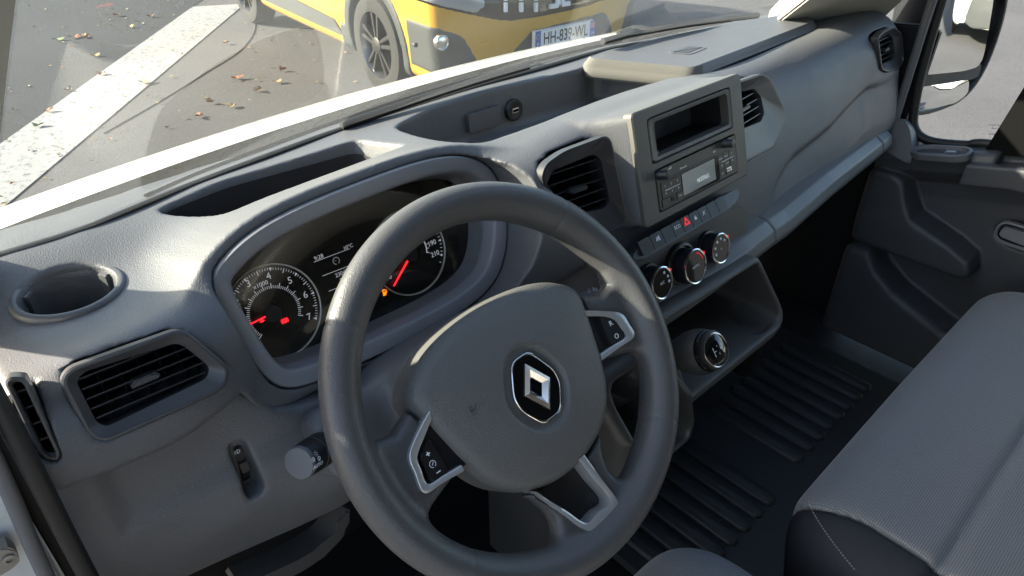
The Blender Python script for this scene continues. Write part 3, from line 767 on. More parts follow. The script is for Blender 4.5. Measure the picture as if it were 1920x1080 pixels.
ticks('power_mark', FR.shift(*FR.px(1232, 326.5)), .0011, .0016, [k*15 for k in range(-15, 6)], .0005, ra, .0007, M_WHITEINK)

M_PANELD = plastic('dark_heater_panel', (0.050, 0.049, 0.047), .42, .45, grain=.1)
# ------------------------------------------------------------------ switch row under the radio
FB = Frame((0.395, 0.0715, 0.0055), tilt=38)
row = part_empty('switch_row', dash)
RO = FB.poly([(1180, 481), (1200, 458), (1374, 357), (1386, 352), (1388, 364), (1374, 386), (1196, 492), (1184, 490)])
fprism('switch_housing', FB, resample(rounded(ccw(RO), .006), 60), -.035, .0015, M_DARKF, row, .002)
ks = [(1213, 466), (1233, 450.5), (1252.5, 438.5), (1270, 427), (1287, 418.5), (1303, 409), (1318.5, 399.5), (1335, 390), (1351, 380.5)]
ka = [FB.px(*p, .004) for p in ks]; kb = np.mean([q[1] for q in ka])+.0005
sym = ['', '\u2668', '', 'ECO', None, '\u25cf', '\u2716', '', '']
for i, (a, b) in enumerate(ka):
    lft = (ka[i-1][0]+a)/2 if i else a-(ka[1][0]-a)/2; rgt = (ka[i+1][0]+a)/2 if i < len(ka)-1 else a+(a-ka[i-1][0])/2
    o = fprism('switch', FB, rect(lft+.0005, rgt-.0005, kb-.0095, kb+.0085, .0012), 0, .0048, M_BLACK, row, .0009)
    if sym[i] == 'ECO': ftext('lettering', FB, 'ECO', a, kb+.001, .0062, M_WHITEINK, o, .0049)
    elif sym[i] is None:
        bm = bmesh.new(); t = [(a+.0075*math.cos(u), kb+.001+.0075*math.sin(u)) for u in (math.pi/2, math.pi*7/6, math.pi*11/6)]
        bm_prism(bm, FB, t, .0048, .0056); bm_obj('hazard_triangle', bm, M_REDINK, o, False)
        t = [(a+.0032*math.cos(u), kb+.001+.0032*math.sin(u)) for u in (math.pi/2, math.pi*7/6, math.pi*11/6)]
        bm = bmesh.new(); bm_prism(bm, FB, t, .0055, .0058); bm_obj('hazard_triangle', bm, M_BLACK, o, False)
    elif sym[i] == '\u2668':
        for da in (-.002, 0, .002): bar('seat_heater_mark', FB, (a+da-.001, kb-.002), (a+da+.001, kb+.003), .0011, M_WHITEINK, o, .0049, .0003)
        bar('seat_heater_mark', FB, (a+.0035, kb-.003), (a+.0035, kb+.004), .0012, M_WHITEINK, o, .0049, .0003)
    elif sym[i] == '\u25cf':
        fprism('lock_mark', FB, rect(a-.0022, a+.0022, kb-.0022, kb+.0014, .0005), .0048, .0052, M_WHITEINK, o); ticks('lock_mark', FB.shift(a, kb+.0014), .0012, .0020, list(range(0, 181, 20)), .0009, o, .0051, M_WHITEINK)
    elif sym[i] == '\u2716':
        bar('wiper_heat_mark', FB, (a-.003, kb-.002), (a+.003, kb+.003), .0010, M_WHITEINK, o, .0049, .0003); bar('wiper_heat_mark', FB, (a-.002, kb+.003), (a+.002, kb-.002), .0010, M_WHITEINK, o, .0049, .0003)

# ------------------------------------------------------------------ heater knobs
FK = Frame((0.39, 0.0815, -0.066), tilt=20)
hp = fprism('heater_panel', FK, resample(rounded(ccw(FK.poly([(1196, 494), (1385, 385), (1400, 392), (1405, 440), (1235, 565), (1222, 560)], .003)), .010), 64), -.02, .0028, M_PANELD, dash, .0015)
kn = [((1243.5, 531), .0265, .0225), ((1306, 500), .031, .0250), ((1353.5, 466), .0265, .0225)]
M_KNOBSIDE = simple('knob_dark_blue_grey', (0.022, 0.026, 0.036), 0.28, 0.3, 0.5)
for n_, (p, hgt, r) in enumerate(kn):
    k = FK.shift(*FK.px(*p, hgt))
    kb_ = lathe('heater_knob', k, [(r+.0030, .002), (r+.0030, .006), (r+.0022, .0072), (r-.0005, .0075), (r-.0008, hgt-.0035)], M_KNOBSIDE, dash, 48)
    if n_ == 1: lathe('collar', k, [(r+.0075, .002), (r+.0070, .0095), (r+.0050, .0115), (r+.0028, .0118)], M_BLACK, kb_, 48)
    lathe('chrome_ring', k, [(r-.0008, hgt-.0035), (r, hgt-.0025), (r-.0003, hgt-.0006), (r-.0016, hgt), (r-.0030, hgt-.0004), (r-.0034, hgt-.002)], M_CHROME, kb_, 48)
    lathe('knob_face', k, [(r-.0033, hgt-.0022), (r-.0035, hgt-.0014), (0, hgt-.0012)], M_GLOSS, kb_, 40)
    ka_ = [200, 160, 120, 80, 40] if n_ == 2 else ([60, 20, -10] if n_ == 0 else [])
    for t in ka_:
        t = math.radians(t); fprism('mark', k, circle(.0021, 10, (r-.0085)*math.cos(t), (r-.0085)*math.sin(t)), hgt-.0012, hgt-.0009, M_WHITEINK, kb_)
    if n_ == 1:
        ticks('temperature_scale', k, r-.0072, r-.0058, [20+6*q for q in range(0, 10)], .0016, kb_, hgt-.0009, M_REDINK)
    ftext('lettering', k, ('A/C', 'AUTO', '\u2744')[n_] if n_ < 2 else 'o', 0, 0, .0055, M_WHITEINK, kb_, hgt-.0010)
    t = math.radians(28); fprism('pointer', k, circle(.0022, 10, (r+.0004)*math.cos(t), (r+.0004)*math.sin(t)), hgt-.006, hgt-.001, M_REDINK, kb_)

# ------------------------------------------------------------------ trim strip along the lower passenger edge
def strip_piece(x0, x1):
    g = Grid((x0-.006, .02, -.150), (x1+.006, .165, -.06), .002)
    yc = np.interp(g.X, [.26, .30, .42, .52, .58, .67, .85, 1.1, 1.2], [.060, .060, .060, .063, .069, .076, .091, .112, .121])
    zc = np.interp(g.X, [.26, .30, .42, .52, .58, .67, .85, 1.1, 1.2], [-.092, -.092, -.090, -.088, -.090, -.096, -.092, -.097, -.098])
    y, z = g.Y-yc, g.Z-zc
    prof = [(.030, .008), (.004, .0045), (-.012, -.006), (-.018, -.022), (-.014, -.034), (.030, -.036)]
    ya = np.broadcast_to(y, tuple(g.n)).copy(); za = np.broadcast_to(z, tuple(g.n)).copy()
    F = sdpoly(ya, za, ccw(prof))-.0015
    F = smax(F, np.maximum(x0-g.X, g.X-x1)+0*F, .003)
    return g.build('trim_strip', F, M_STRIP, dash, 2)
M_STRIP = plastic('strip_plastic', (0.13, 0.133, 0.13), 0.42, 0.45, grain=.12, gscale=1200)
strip_piece(.285, .6085); strip_piece(.6100, 1.106); strip_piece(1.1085, 1.165)

# ------------------------------------------------------------------ upper glove box lid with mesh edge, tray fittings
TOP = top_fn()
LID = [(.505, .388), (.535, .402), (.70, .398), (.90, .365), (1.07, .325), (1.035, .255), (1.01, .247), (.80, .238), (.602, .231), (.585, .236)]
FT = Frame((0, 0, .1215), A=(1, 0, 0), N=(0, 0, 1))
lid = resample(rounded(ccw(LID), .014), 160)
lid_z = lambda q, c: [c for p in q]
lo = floft('storage_box_lid', FT, [(offset(lid, .0010), -.030), (lid, -.0125), (offset(lid, .0006), -.0112), (offset(lid, .0105), -.0006), (offset(lid, .0120), .0002)], M_SOFT, dash, cap1=True, sharp=22)
ge = [p for p in lid if p[1] < .262 and .604 < p[0] < 1.03]; ge = sorted(ge, key=lambda p: p[0])
tube('lid_gap', [(p[0], p[1]-.0008, .1215-.0145) for p in ge], .0030, M_VOID, lo, 6)
# woven edge of the lid
M_MESH, N_, L_, B_ = nmat('woven_speaker_mesh')
B_.inputs['Base Color'].default_value = (0.14, 0.135, 0.12, 1); B_.inputs['Roughness'].default_value = .7
tc = N_.new('ShaderNodeTexCoord'); wv = N_.new('ShaderNodeTexWave'); wv.inputs['Scale'].default_value = 420; wv.wave_type = 'BANDS'; wv.bands_direction = 'DIAGONAL'
L_.new(tc.outputs['Object'], wv.inputs['Vector']); bp = N_.new('ShaderNodeBump'); bp.inputs['Strength'].default_value = .6; bp.inputs['Distance'].default_value = .001
L_.new(wv.outputs['Fac'], bp.inputs['Height']); L_.new(bp.outputs['Normal'], B_.inputs['Normal'])
edge = [p for p in lid if p[0] < .61 and p[1] < .398]
edge = sorted(edge, key=lambda p: -p[1])
ctrm = np.array((.75, .32)); V, Fc = [], []
for i, p in enumerate(edge):
    d = (np.array(p)-ctrm); d /= np.linalg.norm(d)
    for k, (o_, z_) in enumerate(((-.010, .0006), (-.0085, .0016), (.0032, -.0100), (.0034, -.026), (.0, -.028))): V.append(FT.pt(p[0]+d[0]*o_, p[1]+d[1]*o_, z_))
    if i:
        for k in range(4): Fc.append(((i-1)*5+k, i*5+k, i*5+k+1, (i-1)*5+k+1))
mk('mesh_edge', V, Fc, M_MESH, lo, True, 60)
gq = [on(*q)[:2] for q in ((1252, 97, 'z', .124), (1288, 83, 'z', .124), (1328, 87, 'z', .124), (1296, 100, 'z', .124))]
gr = fprism('lid_grip', FT, resample(rounded(ccw(gq), .006), 40), -.004, .0010, M_HARD, lo, .0006)
gi = offset(resample(rounded(ccw(gq), .006), 40), .008); fprism('grip_slot', FT, gi, .0006, .0016, M_PANELD, lo, .0003)
# usb charger and blank cover on the tray wall
FU2 = Frame((.355, .3915, .0735), tilt=6)
us2 = lathe('usb_charger', FU2, [(.0165, -.02), (.0165, .003), (.0155, .0042), (.0120, .0046), (.0105, .0040), (0, .0038)], M_BLACK, dash, 40)
fbox('usb_slot', FU2, -.0065, .0065, -.0035, .0035, .0036, .0052, M_CHROME, us2, .0005); fbox('usb_slot', FU2, -.0055, .0055, -.0022, .0018, .0050, .0056, M_VOID, us2, 0)
FU3 = Frame((.300, .3905, .0745), tilt=6)
fprism('blank_cover', FU3, rect(-.036, .026, -.0135, .0135, .003), -.02, .0026, M_HARD, dash, .0010)
# slot of the windscreen demister along the front of the dash
def on_top(px, py):
    z = .105
    for _ in range(6):
        q = on(px, py, 'z', z); z = float(TOP(np.array([q[0]]), np.array([q[1]]))[0])
    return q
pth = smoothpath([on_top(*p)+np.array((0, 0, .0006)) for p in ((272, 369), (420, 307), (640, 226), (820, 168), (1000, 117), (1100, 92), (1165, 78))], 10)
tube('demister_slot', pth, .0026, M_VOID, dash, 8)

# ------------------------------------------------------------------ knee panel
def build_knee():
    g = Grid((-.388, .055, -.225), (.300, .20, .085), .0026); X, Y, Z = g.X, g.Y, g.Z
    K = tps([(-.36, .08, .138), (-.36, .04, .133), (-.36, 0, .134), (-.36, -.075, .132), (-.36, -.13, .148), (-.36, -.19, .168), (-.25, .08, .142), (-.25, .04, .134), (-.25, -.02, .132), (-.25, -.095, .120), (-.25, -.14, .138), (-.25, -.20, .160), (-.15, .06, .145), (-.15, 0, .134), (-.15, -.06, .120), (-.15, -.11, .106), (-.15, -.16, .126), (-.15, -.21, .15),
             (0, .05, .14), (0, 0, .135), (0, -.1, .12), (.12, .05, .125), (.12, -.02, .118), (.12, -.12, .115), (.28, .02, .112), (.28, -.12, .105)])
    S = K(X[:, 0, :], Z[:, 0, :])[:, None, :]
    # shallow inset field with a raised margin
    a = np.maximum(np.maximum(-.333-X, X+.11), np.maximum(Z-.03, -(Z+.045-.14*(-.24-X)*0)))
    S = S - 0.006*np.clip(0.5+(a)/.016, 0, 1)*np.clip((-.06-X)/.05, 0, 1)
    F = np.broadcast_to(S-Y, tuple(g.n)).astype(np.float32)
    zb = np.interp(X, [-.385, -.25, -.15, -.06, .0, .3], [-.170, -.192, -.200, -.180, -.14, -.14])
    zt = np.interp(X, [-.385, -.235, -.205, -.188, -.17, -.13, .1, .14, .3], [.055, .055, .010, -.012, -.022, -.032, -.035, -.012, -.012])
    F = smax(F, (zb-Z)+0*Y, .020); F = smax(F, (Z-zt)+0*Y, .006); F = smax(F, -(X+.3655+.06*(.04-Z))+0*Y, .010); F = smax(F, (Y-.195)+0*X+0*Z, 0); F = smax(F, (X-.285)+0*Y+0*Z, .01)
    # recess of the headlamp height wheel
    q = [on(*p)[::2] for p in ((432, 843, 'y', .126), (462, 828, 'y', .126), (488, 905, 'y', .126), (455, 926, 'y', .126))]
    s = slice(int((-.27+.388)/g.h), int((-.2+.388)/g.h))
    d = sdpoly(X[s, 0, :], Z[:, 0, :], resample(rounded(ccw(q), .006), 24))[:, None, :]
    F[s] = smax(F[s], -smax(d, Y-.1385, .004), .003)
    return g.build('knee_panel', F, M_SOFT, dash, 2)
build_knee()
FH = Frame(on(457, 876, 'y', .137), tilt=-2, yaw=-6)
hl = part_empty('headlamp_height_switch', dash)
fprism('switch_plate', FH, resample(rounded(ccw(FH.poly([(438, 842), (452, 835), (472, 903), (458, 912)])), .003), 30), -.006, .001, M_BLACK, hl, .0006)
bm = bmesh.new(); rr = .0105; n = 30; wq = []
for i in range(n):
    t = 2*math.pi*i/n; r_ = rr*(1+.07*math.cos(8*t)); wq.append([bm.verts.new(FH.pt(s, r_*math.sin(t)*1.15, r_*math.cos(t)-.004)) for s in (-.0034, .0034)])
for i in range(n): bm.faces.new((wq[i][0], wq[(i+1) % n][0], wq[(i+1) % n][1], wq[i][1]))
bm.faces.new([w[0] for w in wq][::-1]); bm.faces.new([w[1] for w in wq]); bm_obj('thumb_wheel', bm, M_KNOB, hl)
ftext('lettering', FH, '2', .0075, .0015, .006, M_WHITEINK, hl, .0012)
def lampmark(f, parent, a, b, s=.0022, mat=None, c=.0013):
    pl = [(a+s*.2+s*1.1*math.cos(t), b+s*math.sin(t)) for t in np.linspace(-math.pi/2, math.pi/2, 10)]+[(a+s*.2, b+s)]
    tube('lamp_mark', [f.pt(p[0], p[1], c) for p in pl]+[f.pt(*pl[0], c)], s*.14, mat or M_WHITEINK, parent, 5)
    for k in (-.7, 0, .7): bar('lamp_mark', f, (a-s*.25, b+k*s), (a-s*1.1, b+k*s-.2*s), s*.22, mat or M_WHITEINK, parent, c-.0001, .0002)
lampmark(FH, hl, *FH.px(443, 846)); lampmark(FH, hl, *FH.px(462, 905))

# ------------------------------------------------------------------ console shelf, pillar of the console
M_SHELF = plastic('console_plastic', (0.060, 0.059, 0.056), .48, .45, grain=.3, gscale=1000)
FG0 = Frame((0, 0, 0), A=(1, 0, 0), N=(0, 0, 1))
def build_shelf():
    g = Grid((.255, -.035, -.255), (.60, .15, -.075), .0022); X, Y, Z = g.X, g.Y, g.Z
    out = resample(rounded(ccw([(.276, -.090), (.284, -.135), (.308, -.234), (.548, -.234), (.572, -.212), (.566, -.19), (.518, -.095)]), [.01, .02, .006, .03, .02, .02, .01]), 60)
    d = sdpoly(X[:, 0, :], Z[:, 0, :], out)[:, None, :]
    yf = np.interp(Z, [-.24, -.22, -.10, -.07], [-.014, -.011, .030, .045])
    F = smax(d+0*Y, (yf-Y)+0*X, .006); F = smax(F, Y-.135+0*X+0*Z, 0)
    cav = np.maximum(d+.0095+0*Y, (Y-.118)+0*X)
    cav = smax(cav, (-.2185+.25*np.clip(.02-Y, 0, 1)*0)-Z+0*X, .01)
    F = smax(F, -cav, .004)
    cupq = resample(rounded(ccw([on(*p)[:2] for p in ((1362, 590, 'z', -.2185), (1378, 566, 'z', -.2185), (1440, 560, 'z', -.2185), (1452, 600, 'z', -.2185), (1418, 634, 'z', -.2185))]), .03), 40)
    dc = np.maximum(sdpoly(X[:, :, 0], Y[:, :, 0], cupq)[:, :, None], d+.012)
    F = smax(F, -smax(dc+0*Z, -.30-Z, 0), .003)
    fprism('cup_liner', FG0, offset(cupq, .002), -.31, -.2235, M_VOID, dash)
    return g.build('console_shelf', F, M_SHELF, dash, 2)
build_shelf()
def build_pillar():
    g = Grid((.02, -.06, -.70), (.40, .26, -.12), .004); X, Y, Z = g.X, g.Y, g.Z
    yf = np.interp(Z, [-.7, -.42, -.34, -.30, -.20, -.12], [.10, .06, .015, -.02, -.022, .06])
    xr = np.interp(Z, [-.7, -.40, -.33, -.27, -.2, -.13], [.33, .33, .333, .334, .308, .285])
    F = smax((yf-Y)+0*X, (X-xr)+0*Y, .02); F = smax(F, (.16-X)+0*Y+0*Z, .02); F = smax(F, Z+.135+0*X+0*Y, .01); F = smax(F, Y-.25+0*X+0*Z, 0)
    cav = smax(smax((X-(xr-.012))+0*Y, (.18-X)+0*Y+0*Z, .02), np.maximum(-.30-Z, Z+.15)+0*X+0*Y, .02); cav = smax(cav, (yf+.06+0*Z-Y)*0+(Y-.20)+0*X+0*Z, 0)
    F = smax(F, -cav, .006)
    return g.build('console_pillar', F, M_PANELD, dash, 2)
build_pillar()
# edge of the open cubby under the knee panel
cbq = [on(*p, 'y', .125) for p in ((440, 1105), (560, 1050), (612, 1018), (636, 985), (648, 955), (662, 958), (652, 992), (626, 1032), (570, 1070), (470, 1120))]
fprism('cubby_edge', Frame((0, .125, 0), A=(1, 0, 0), N=(0, -1, 0)), resample(rounded(ccw([(p[0], p[2]) for p in cbq]), .006), 40), -.03, 0, M_PANELD, dash, .003)

# ================================================================== steering wheel
wheel = thing('steering_wheel', (0, 0, 0), 'dark grey three-spoke steering wheel with chrome trims and a diamond badge', 'steering wheel')
_t = math.radians(39.57); _l = math.radians(-1.246); _r = math.radians(4.0)
def _rz(v): return np.array([v[0]*math.cos(_l)-v[1]*math.sin(_l), v[0]*math.sin(_l)+v[1]*math.cos(_l), v[2]])
wN = _rz(np.array([0, -math.cos(_t), math.sin(_t)])); wA0 = _rz(np.array([1.0, 0, 0])); wB0 = np.cross(wN, wA0)
FW0 = Frame((0, 0, 0), A=wA0, N=wN)
FW = Frame((0, 0, 0), A=wA0*math.cos(_r)+wB0*math.sin(_r), N=wN)      # turned 4 degrees to the left
M_WHEEL = plastic('wheel_grained_plastic', (0.074, 0.073, 0.073), 0.38, 0.48, grain=0.5, gscale=900, dust=.2)
M_HUB = plastic('airbag_grained_plastic', (0.108, 0.107, 0.103), 0.46, 0.45, grain=0.7, gscale=700, dust=.25)
RW = .1784
HOLE = [(.094, -.036), (.120, -.043), (.143, -.050), (.149, -.060), (.144, -.078), (.130, -.100), (.106, -.123), (.081, -.139), (.057, -.150), (.046, -.146), (.040, -.127), (.050, -.10), (.072, -.075), (.088, -.055)]
TOPH = [(.152, .027), (.157, .042)]+[(.1605*math.cos(a), .1605*math.sin(a)) for a in np.radians(np.arange(22, 91, 6))]
TOPH = TOPH+[(-x, y) for x, y in TOPH[::-1]]+[(-.136, .023), (-.112, .034), (-.095, .044), (-.06, .05), (.06, .05), (.095, .044), (.112, .034), (.136, .023)]
HUBP = [(0, .081), (.045, .077), (.080, .067), (.104, .051), (.112, .038), (.108, .016), (.097, -.030), (.085, -.064), (.062, -.089), (.030, -.102), (0, -.106)]
HUBP = HUBP+[(-x, y) for x, y in HUBP[-2:0:-1]]
wxf = lambda f: (lambda V: f.P+V[:, :1]*f.A+V[:, 1:2]*f.B+V[:, 2:3]*f.N)
CUTB = FW.poly([(1086, 858), (1115, 900), (1148, 940), (1124, 960), (1102, 983), (1062, 959), (1012, 928), (1040, 860)], .004)
CUTL = FW.poly([(810, 780), (797, 818), (783, 856), (790, 880), (803, 909), (832, 893), (880, 865), (860, 800)], .004)
CUTR = FW.poly([(1090, 592), (1125, 591), (1153, 597), (1166, 615), (1176, 631), (1152, 648), (1120, 668), (1095, 640)], .004)
def build_wheel():
    g = Grid((-.202, -.202, -.055), (.202, .202, .03), .0018); X, Y, Z = g.X, g.Y, g.Z
    r = np.sqrt(X*X+Y*Y)
    th = np.arctan2(Y, X)
    # the rim is a little fatter where the hands rest
    fat = .0012*np.exp(-((np.abs(th)-.75)/.25)**2)
    F = np.sqrt(((r-RW)/1.0)**2+(Z/1.06)**2)-(.0161+fat)
    h2 = sdpoly(X[:, :, 0], Y[:, :, 0], resample(chaikin(HOLE, 1), 60)); h2 = np.minimum(h2, sdpoly(X[:, :, 0], Y[:, :, 0], resample(chaikin([(-x, y) for x, y in HOLE], 1), 60)))
    h2 = np.minimum(h2, sdpoly(X[:, :, 0], Y[:, :, 0], TOPH))
    plate2 = np.maximum(-h2, np.sqrt(X[:, :, 0]**2+Y[:, :, 0]**2)-.176)[:, :, None]
    zc = -.0120-.003*np.clip((.17-r)/.10, 0, 1)
    plate = smax(plate2+0*Z, np.abs(Z-zc)-.0125, .012)
    F = smin(F, plate, .014)
    # moulding seams of the rim cover
    for a in (140.5-4+.0, 46-4., -41.4-4, 180+41.4+4-8):
        u = math.radians(a); d = np.abs(-math.sin(u)*X+math.cos(u)*Y); m = (math.cos(u)*X+math.sin(u)*Y > .1)
        F = F + np.where(m & (d < .004), .0011*np.exp(-(d/.0011)**2), 0)
    # sunk fields for the switch pods and the lower spoke
    for q, dp in ((CUTB, -.014), (CUTL, -.006), (CUTR, -.006)):
        qa = sdpoly(X[:, :, 0], Y[:, :, 0], resample(rounded(ccw(q), .003), 40))[:, :, None]-.0016; F = smax(F, -smax(qa+0*Z, dp-Z, 0), .002)
    # seat of the airbag cover
    hp = sdpoly(X[:, :, 0], Y[:, :, 0], resample(chaikin(HUBP, 1), 60))[:, :, None]
    F = smax(F, -smax(hp-.0032+0*Z, -.030-Z, 0), .002)
    return g.build('rim_and_spokes', F.astype(np.float32), M_WHEEL, wheel, 1, wxf(FW))
build_wheel()
def build_hub():
    g = Grid((-.12, -.12, -.055), (.12, .10, .04), .0017); X, Y, Z = g.X, g.Y, g.Z
    hp = sdpoly(X[:, :, 0], Y[:, :, 0], resample(chaikin(HUBP, 2), 90))[:, :, None]
    top = .0165-1.0*(X**2*.55+(Y+.01)**2*.75)
    # broad flat face with a bevelled shoulder
    sh = .0165+.42*(-hp-.036)
    F = smax(Z-np.minimum(top, top)+0*hp, Z-(sh+.004)+0*hp, .016)
    F = smax(F, hp+0*Z, .014); F = smax(F, -(Z+.045)+0*hp, .004)
    lg = sdpoly(X[:, :, 0], Y[:, :, 0], resample(chaikin(LOGO, 2), 60))[:, :, None]
    F = smax(F, -smax(lg-.0085+0*Z, (LC-.0030)-Z+0*lg, .006), .004)
    return g.build('airbag_cover', F.astype(np.float32), M_HUB, wheel, 1, wxf(FW))
LC = .0135
LOGO = [(p[0]*1.0, p[1]) for p in [(-.0125, .0185), (.0125, .0185), (.0285, -.0085), (.0275, -.0230), (.0125, -.0445), (-.0125, -.0445), (-.0275, -.0230), (-.0285, -.0085)]]
LOGO = [(x*.97, -.0128+(y+.0128)*1.06) for x, y in LOGO]
build_hub()
# badge
lp = resample(chaikin(ccw(LOGO), 2, .16), 96)
bd = floft('badge', FW, [(lp, LC-.006), (lp, LC+.0012), (offset(lp, .0006), LC+.0018), (offset(lp, .0016), LC+.0018), (offset(lp, .0021), LC+.0010)], M_CHROME, wheel)
tag(bd, 'hexagonal black badge with chrome edge and chrome diamond')
floft('badge_field', FW, [(offset(lp, .0018), LC+.0008), (offset(lp, .0022), LC+.0011)], M_GLOSS, bd, cap1=True, smooth=False)
DC = (0.0, -.0125); dh, dw, ih, iw = .0255, .0172, .0105, .0068
V = []; hz = (LC+.0012, LC+.0052, LC+.0012)
out4 = [(0, dh), (dw, 0), (0, -dh), (-dw, 0)]
def sk(p): return (DC[0]+p[0]+p[1]*0.0, DC[1]+p[1])
Vd = [FW.pt(*sk((p[0]*s, p[1]*s)), z) for s, z in ((1.0, LC+.001), (0.98, LC+.0032), (.72, LC+.0058), (.42, LC+.0014)) for p in out4]
Fd = []
for k in range(3):
    for i in range(4): j = (i+1) % 4; Fd.append((k*4+i, k*4+j, k*4+4+j, k*4+4+i))
mk('badge_diamond', Vd, Fd, M_CHROME, bd)
# horn marks moulded into the cover
def horn(px, py, c):
    f = FW.shift(*FW.px(px, py, c), c)
    tube('horn_mark', [f.pt(-.0045, .0035), f.pt(-.0045, -.0035), f.pt(-.001, -.0020), f.pt(.004, -.0012), f.pt(.0052, .001), f.pt(.0042, .0030), f.pt(0, .0012), f.pt(-.0045, .0035)], .0007, M_HUB, wheel, 6)
def hub_c(px, py):
    c = .005
    for _ in range(6):
        a, b = FW.px(px, py, c); c = .0165-(a*a*.55+(b+.01)**2*.75)
    return c-.0002
horn(888, 768, hub_c(888, 768)); horn(1080, 626, hub_c(1080, 626)-.004)
# chrome trims and switch pods on the spokes
def band(outer, inner, c0, c1, name='chrome_trim', mat=None, n=40):
    po = smoothpath([FW.px(*p, c1) for p in outer], 8)[:, :2]; pi = smoothpath([FW.px(*p, c1) for p in inner], 8)[:, :2]
    def rsn(p):
        d = np.r_[0, np.cumsum(np.linalg.norm(np.diff(p, axis=0), axis=1))]; s = np.linspace(0, d[-1], n); return np.stack([np.interp(s, d, p[:, k]) for k in range(2)], 1)
    po, pi = rsn(po), rsn(pi); V, Fc = [], []
    for i in range(n):
        o_, i_ = po[i], pi[i]
        for q, z in ((o_, c0), (o_, c1-.0006), (o_*.9+i_*.1, c1), (o_*.25+i_*.75, c1-.0002), (i_, c1-.0010), (i_, c0)): V.append(FW.pt(q[0], q[1], z))
        if i:
            for k in range(5): Fc.append(((i-1)*6+k, (i-1)*6+k+1, i*6+k+1, i*6+k))
    Fc.append(tuple(range(6))); Fc.append(tuple((n-1)*6+k for k in range(6))[::-1])
    return mk(name, V, Fc, mat or M_SATIN, wheel, True, 40)
SC = .0040
band([(806, 770), (786, 806), (768, 853), (779, 888), (797, 925), (832, 905), (871, 883)], [(810, 785), (797, 818), (783, 856), (790, 880), (803, 908), (832, 892), (866, 872)], -.012, SC+.001)
band([(1090, 582), (1128, 583), (1165, 587), (1180, 606), (1191, 630), (1162, 652), (1129, 676)], [(1090, 592), (1125, 592), (1152, 598), (1166, 615), (1175, 631), (1152, 647), (1127, 664)], -.012, SC+.001)
band([(1096, 852), (1128, 897), (1161, 945), (1140, 970), (1108, 997), (1062, 966), (1006, 922)], [(1086, 862), (1115, 900), (1146, 940), (1124, 960), (1100, 981), (1062, 957), (1016, 930)], -.022, SC+.001)
pad = FW.poly([(1085, 850), (1120, 900), (1150, 940), (1105, 985), (1060, 962), (1010, 925), (1040, 880)], -.014)
fprism('spoke_infill', FW, resample(rounded(ccw(pad), .004), 40), -.024, -.0135, M_BLACK, wheel, .001)
podL = FW.poly([(812, 775), (786, 856), (806, 906), (880, 868), (860, 820)], -.001)
M_POD = plastic('switch_pod_black', (0.010, 0.010, 0.011), 0.35, 0.45)
fprism('switch_pod', FW, resample(rounded(ccw(podL), .003), 40), -.014, -.0010, M_POD, wheel, .001)
kL = FW.poly([(802, 819), (787, 858), (806, 906), (841, 885)], .001)
sw = fprism('cruise_switch', FW, resample(rounded(ccw(kL), .003), 40), -.008, .0030, M_POD, wheel, .0014)
for s, x, y, z in (('+', 801, 852, .0075), ('\u2013', 820, 884, .0075)): ftext('lettering', FW, s, *FW.px(x, y, .001), z, M_WHITEINK, sw, .0032, bold=.0002)
ci = FW.shift(*FW.px(811, 870, .003), .0033); ticks('limiter_mark', ci, .0026, .0033, [k*10 for k in range(-6, 26)], .0009, sw, 0, M_WHITEINK); bar('limiter_mark', ci, (-.0008, -.0008), (.0014, .0014), .0006, M_WHITEINK, sw, 0)
podR = FW.poly([(1096, 590), (1150, 596), (1174, 631), (1128, 668), (1112, 640)], -.001)
fprism('switch_pod', FW, resample(rounded(ccw(podR), .003), 40), -.014, -.0010, M_POD, wheel, .001)
kR = FW.poly([(1119, 591), (1151, 597), (1173, 631), (1146, 652)], .001)
sw2 = fprism('resume_switch', FW, resample(rounded(ccw(kR), .003), 40), -.008, .0030, M_POD, wheel, .0014)
ftext('lettering', FW, 'R', *FW.px(1143, 607, .001), .0078, M_WHITEINK, sw2, .0032); ftext('lettering', FW, 'O', *FW.px(1154, 631, .001), .0078, M_WHITEINK, sw2, .0032)

# ================================================================== steering column and stalks
col = thing('steering_shroud', tuple(FW0.pt(0, -.03, -.12)), 'grey steering column cover with stalks behind the wheel', 'steering column')
def build_col():
    g = Grid((-.20, -.14, -.20), (.16, .11, -.03), .0028); X, Y, Z = g.X, g.Y, g.Z
    hw = .092+.020*np.clip((-.06-Z)/.1, 0, 1)
    top = .070+.012*np.clip((-.05-Z)/.1, 0, 1)-.9*X**2
    F = smax(np.abs(X)-hw+0*Y, smax(Y-top, -.060-Y+0*X+0*Z, .03), .03); F = smax(F, np.maximum(Z+.045, -.19-Z)+0*X+0*Y, .02)
    wing = smax(smax(np.abs(X+.13)-.047, np.abs(Y-.022)-.036, .02)+0*Z, np.abs(Z+.115)-.035+0*X+0*Y, .02)
    F = smin(F, wing, .02)
    F = F + .0012*np.exp(-((Y-.012)/.0012)**2)
    return g.build('column_cover', F.astype(np.float32), M_COLC, col, 2, wxf(FW0))
M_COLC = plastic('column_plastic', (0.11, 0.111, 0.116), 0.45, 0.45, grain=.2, gscale=1000)
build_col()
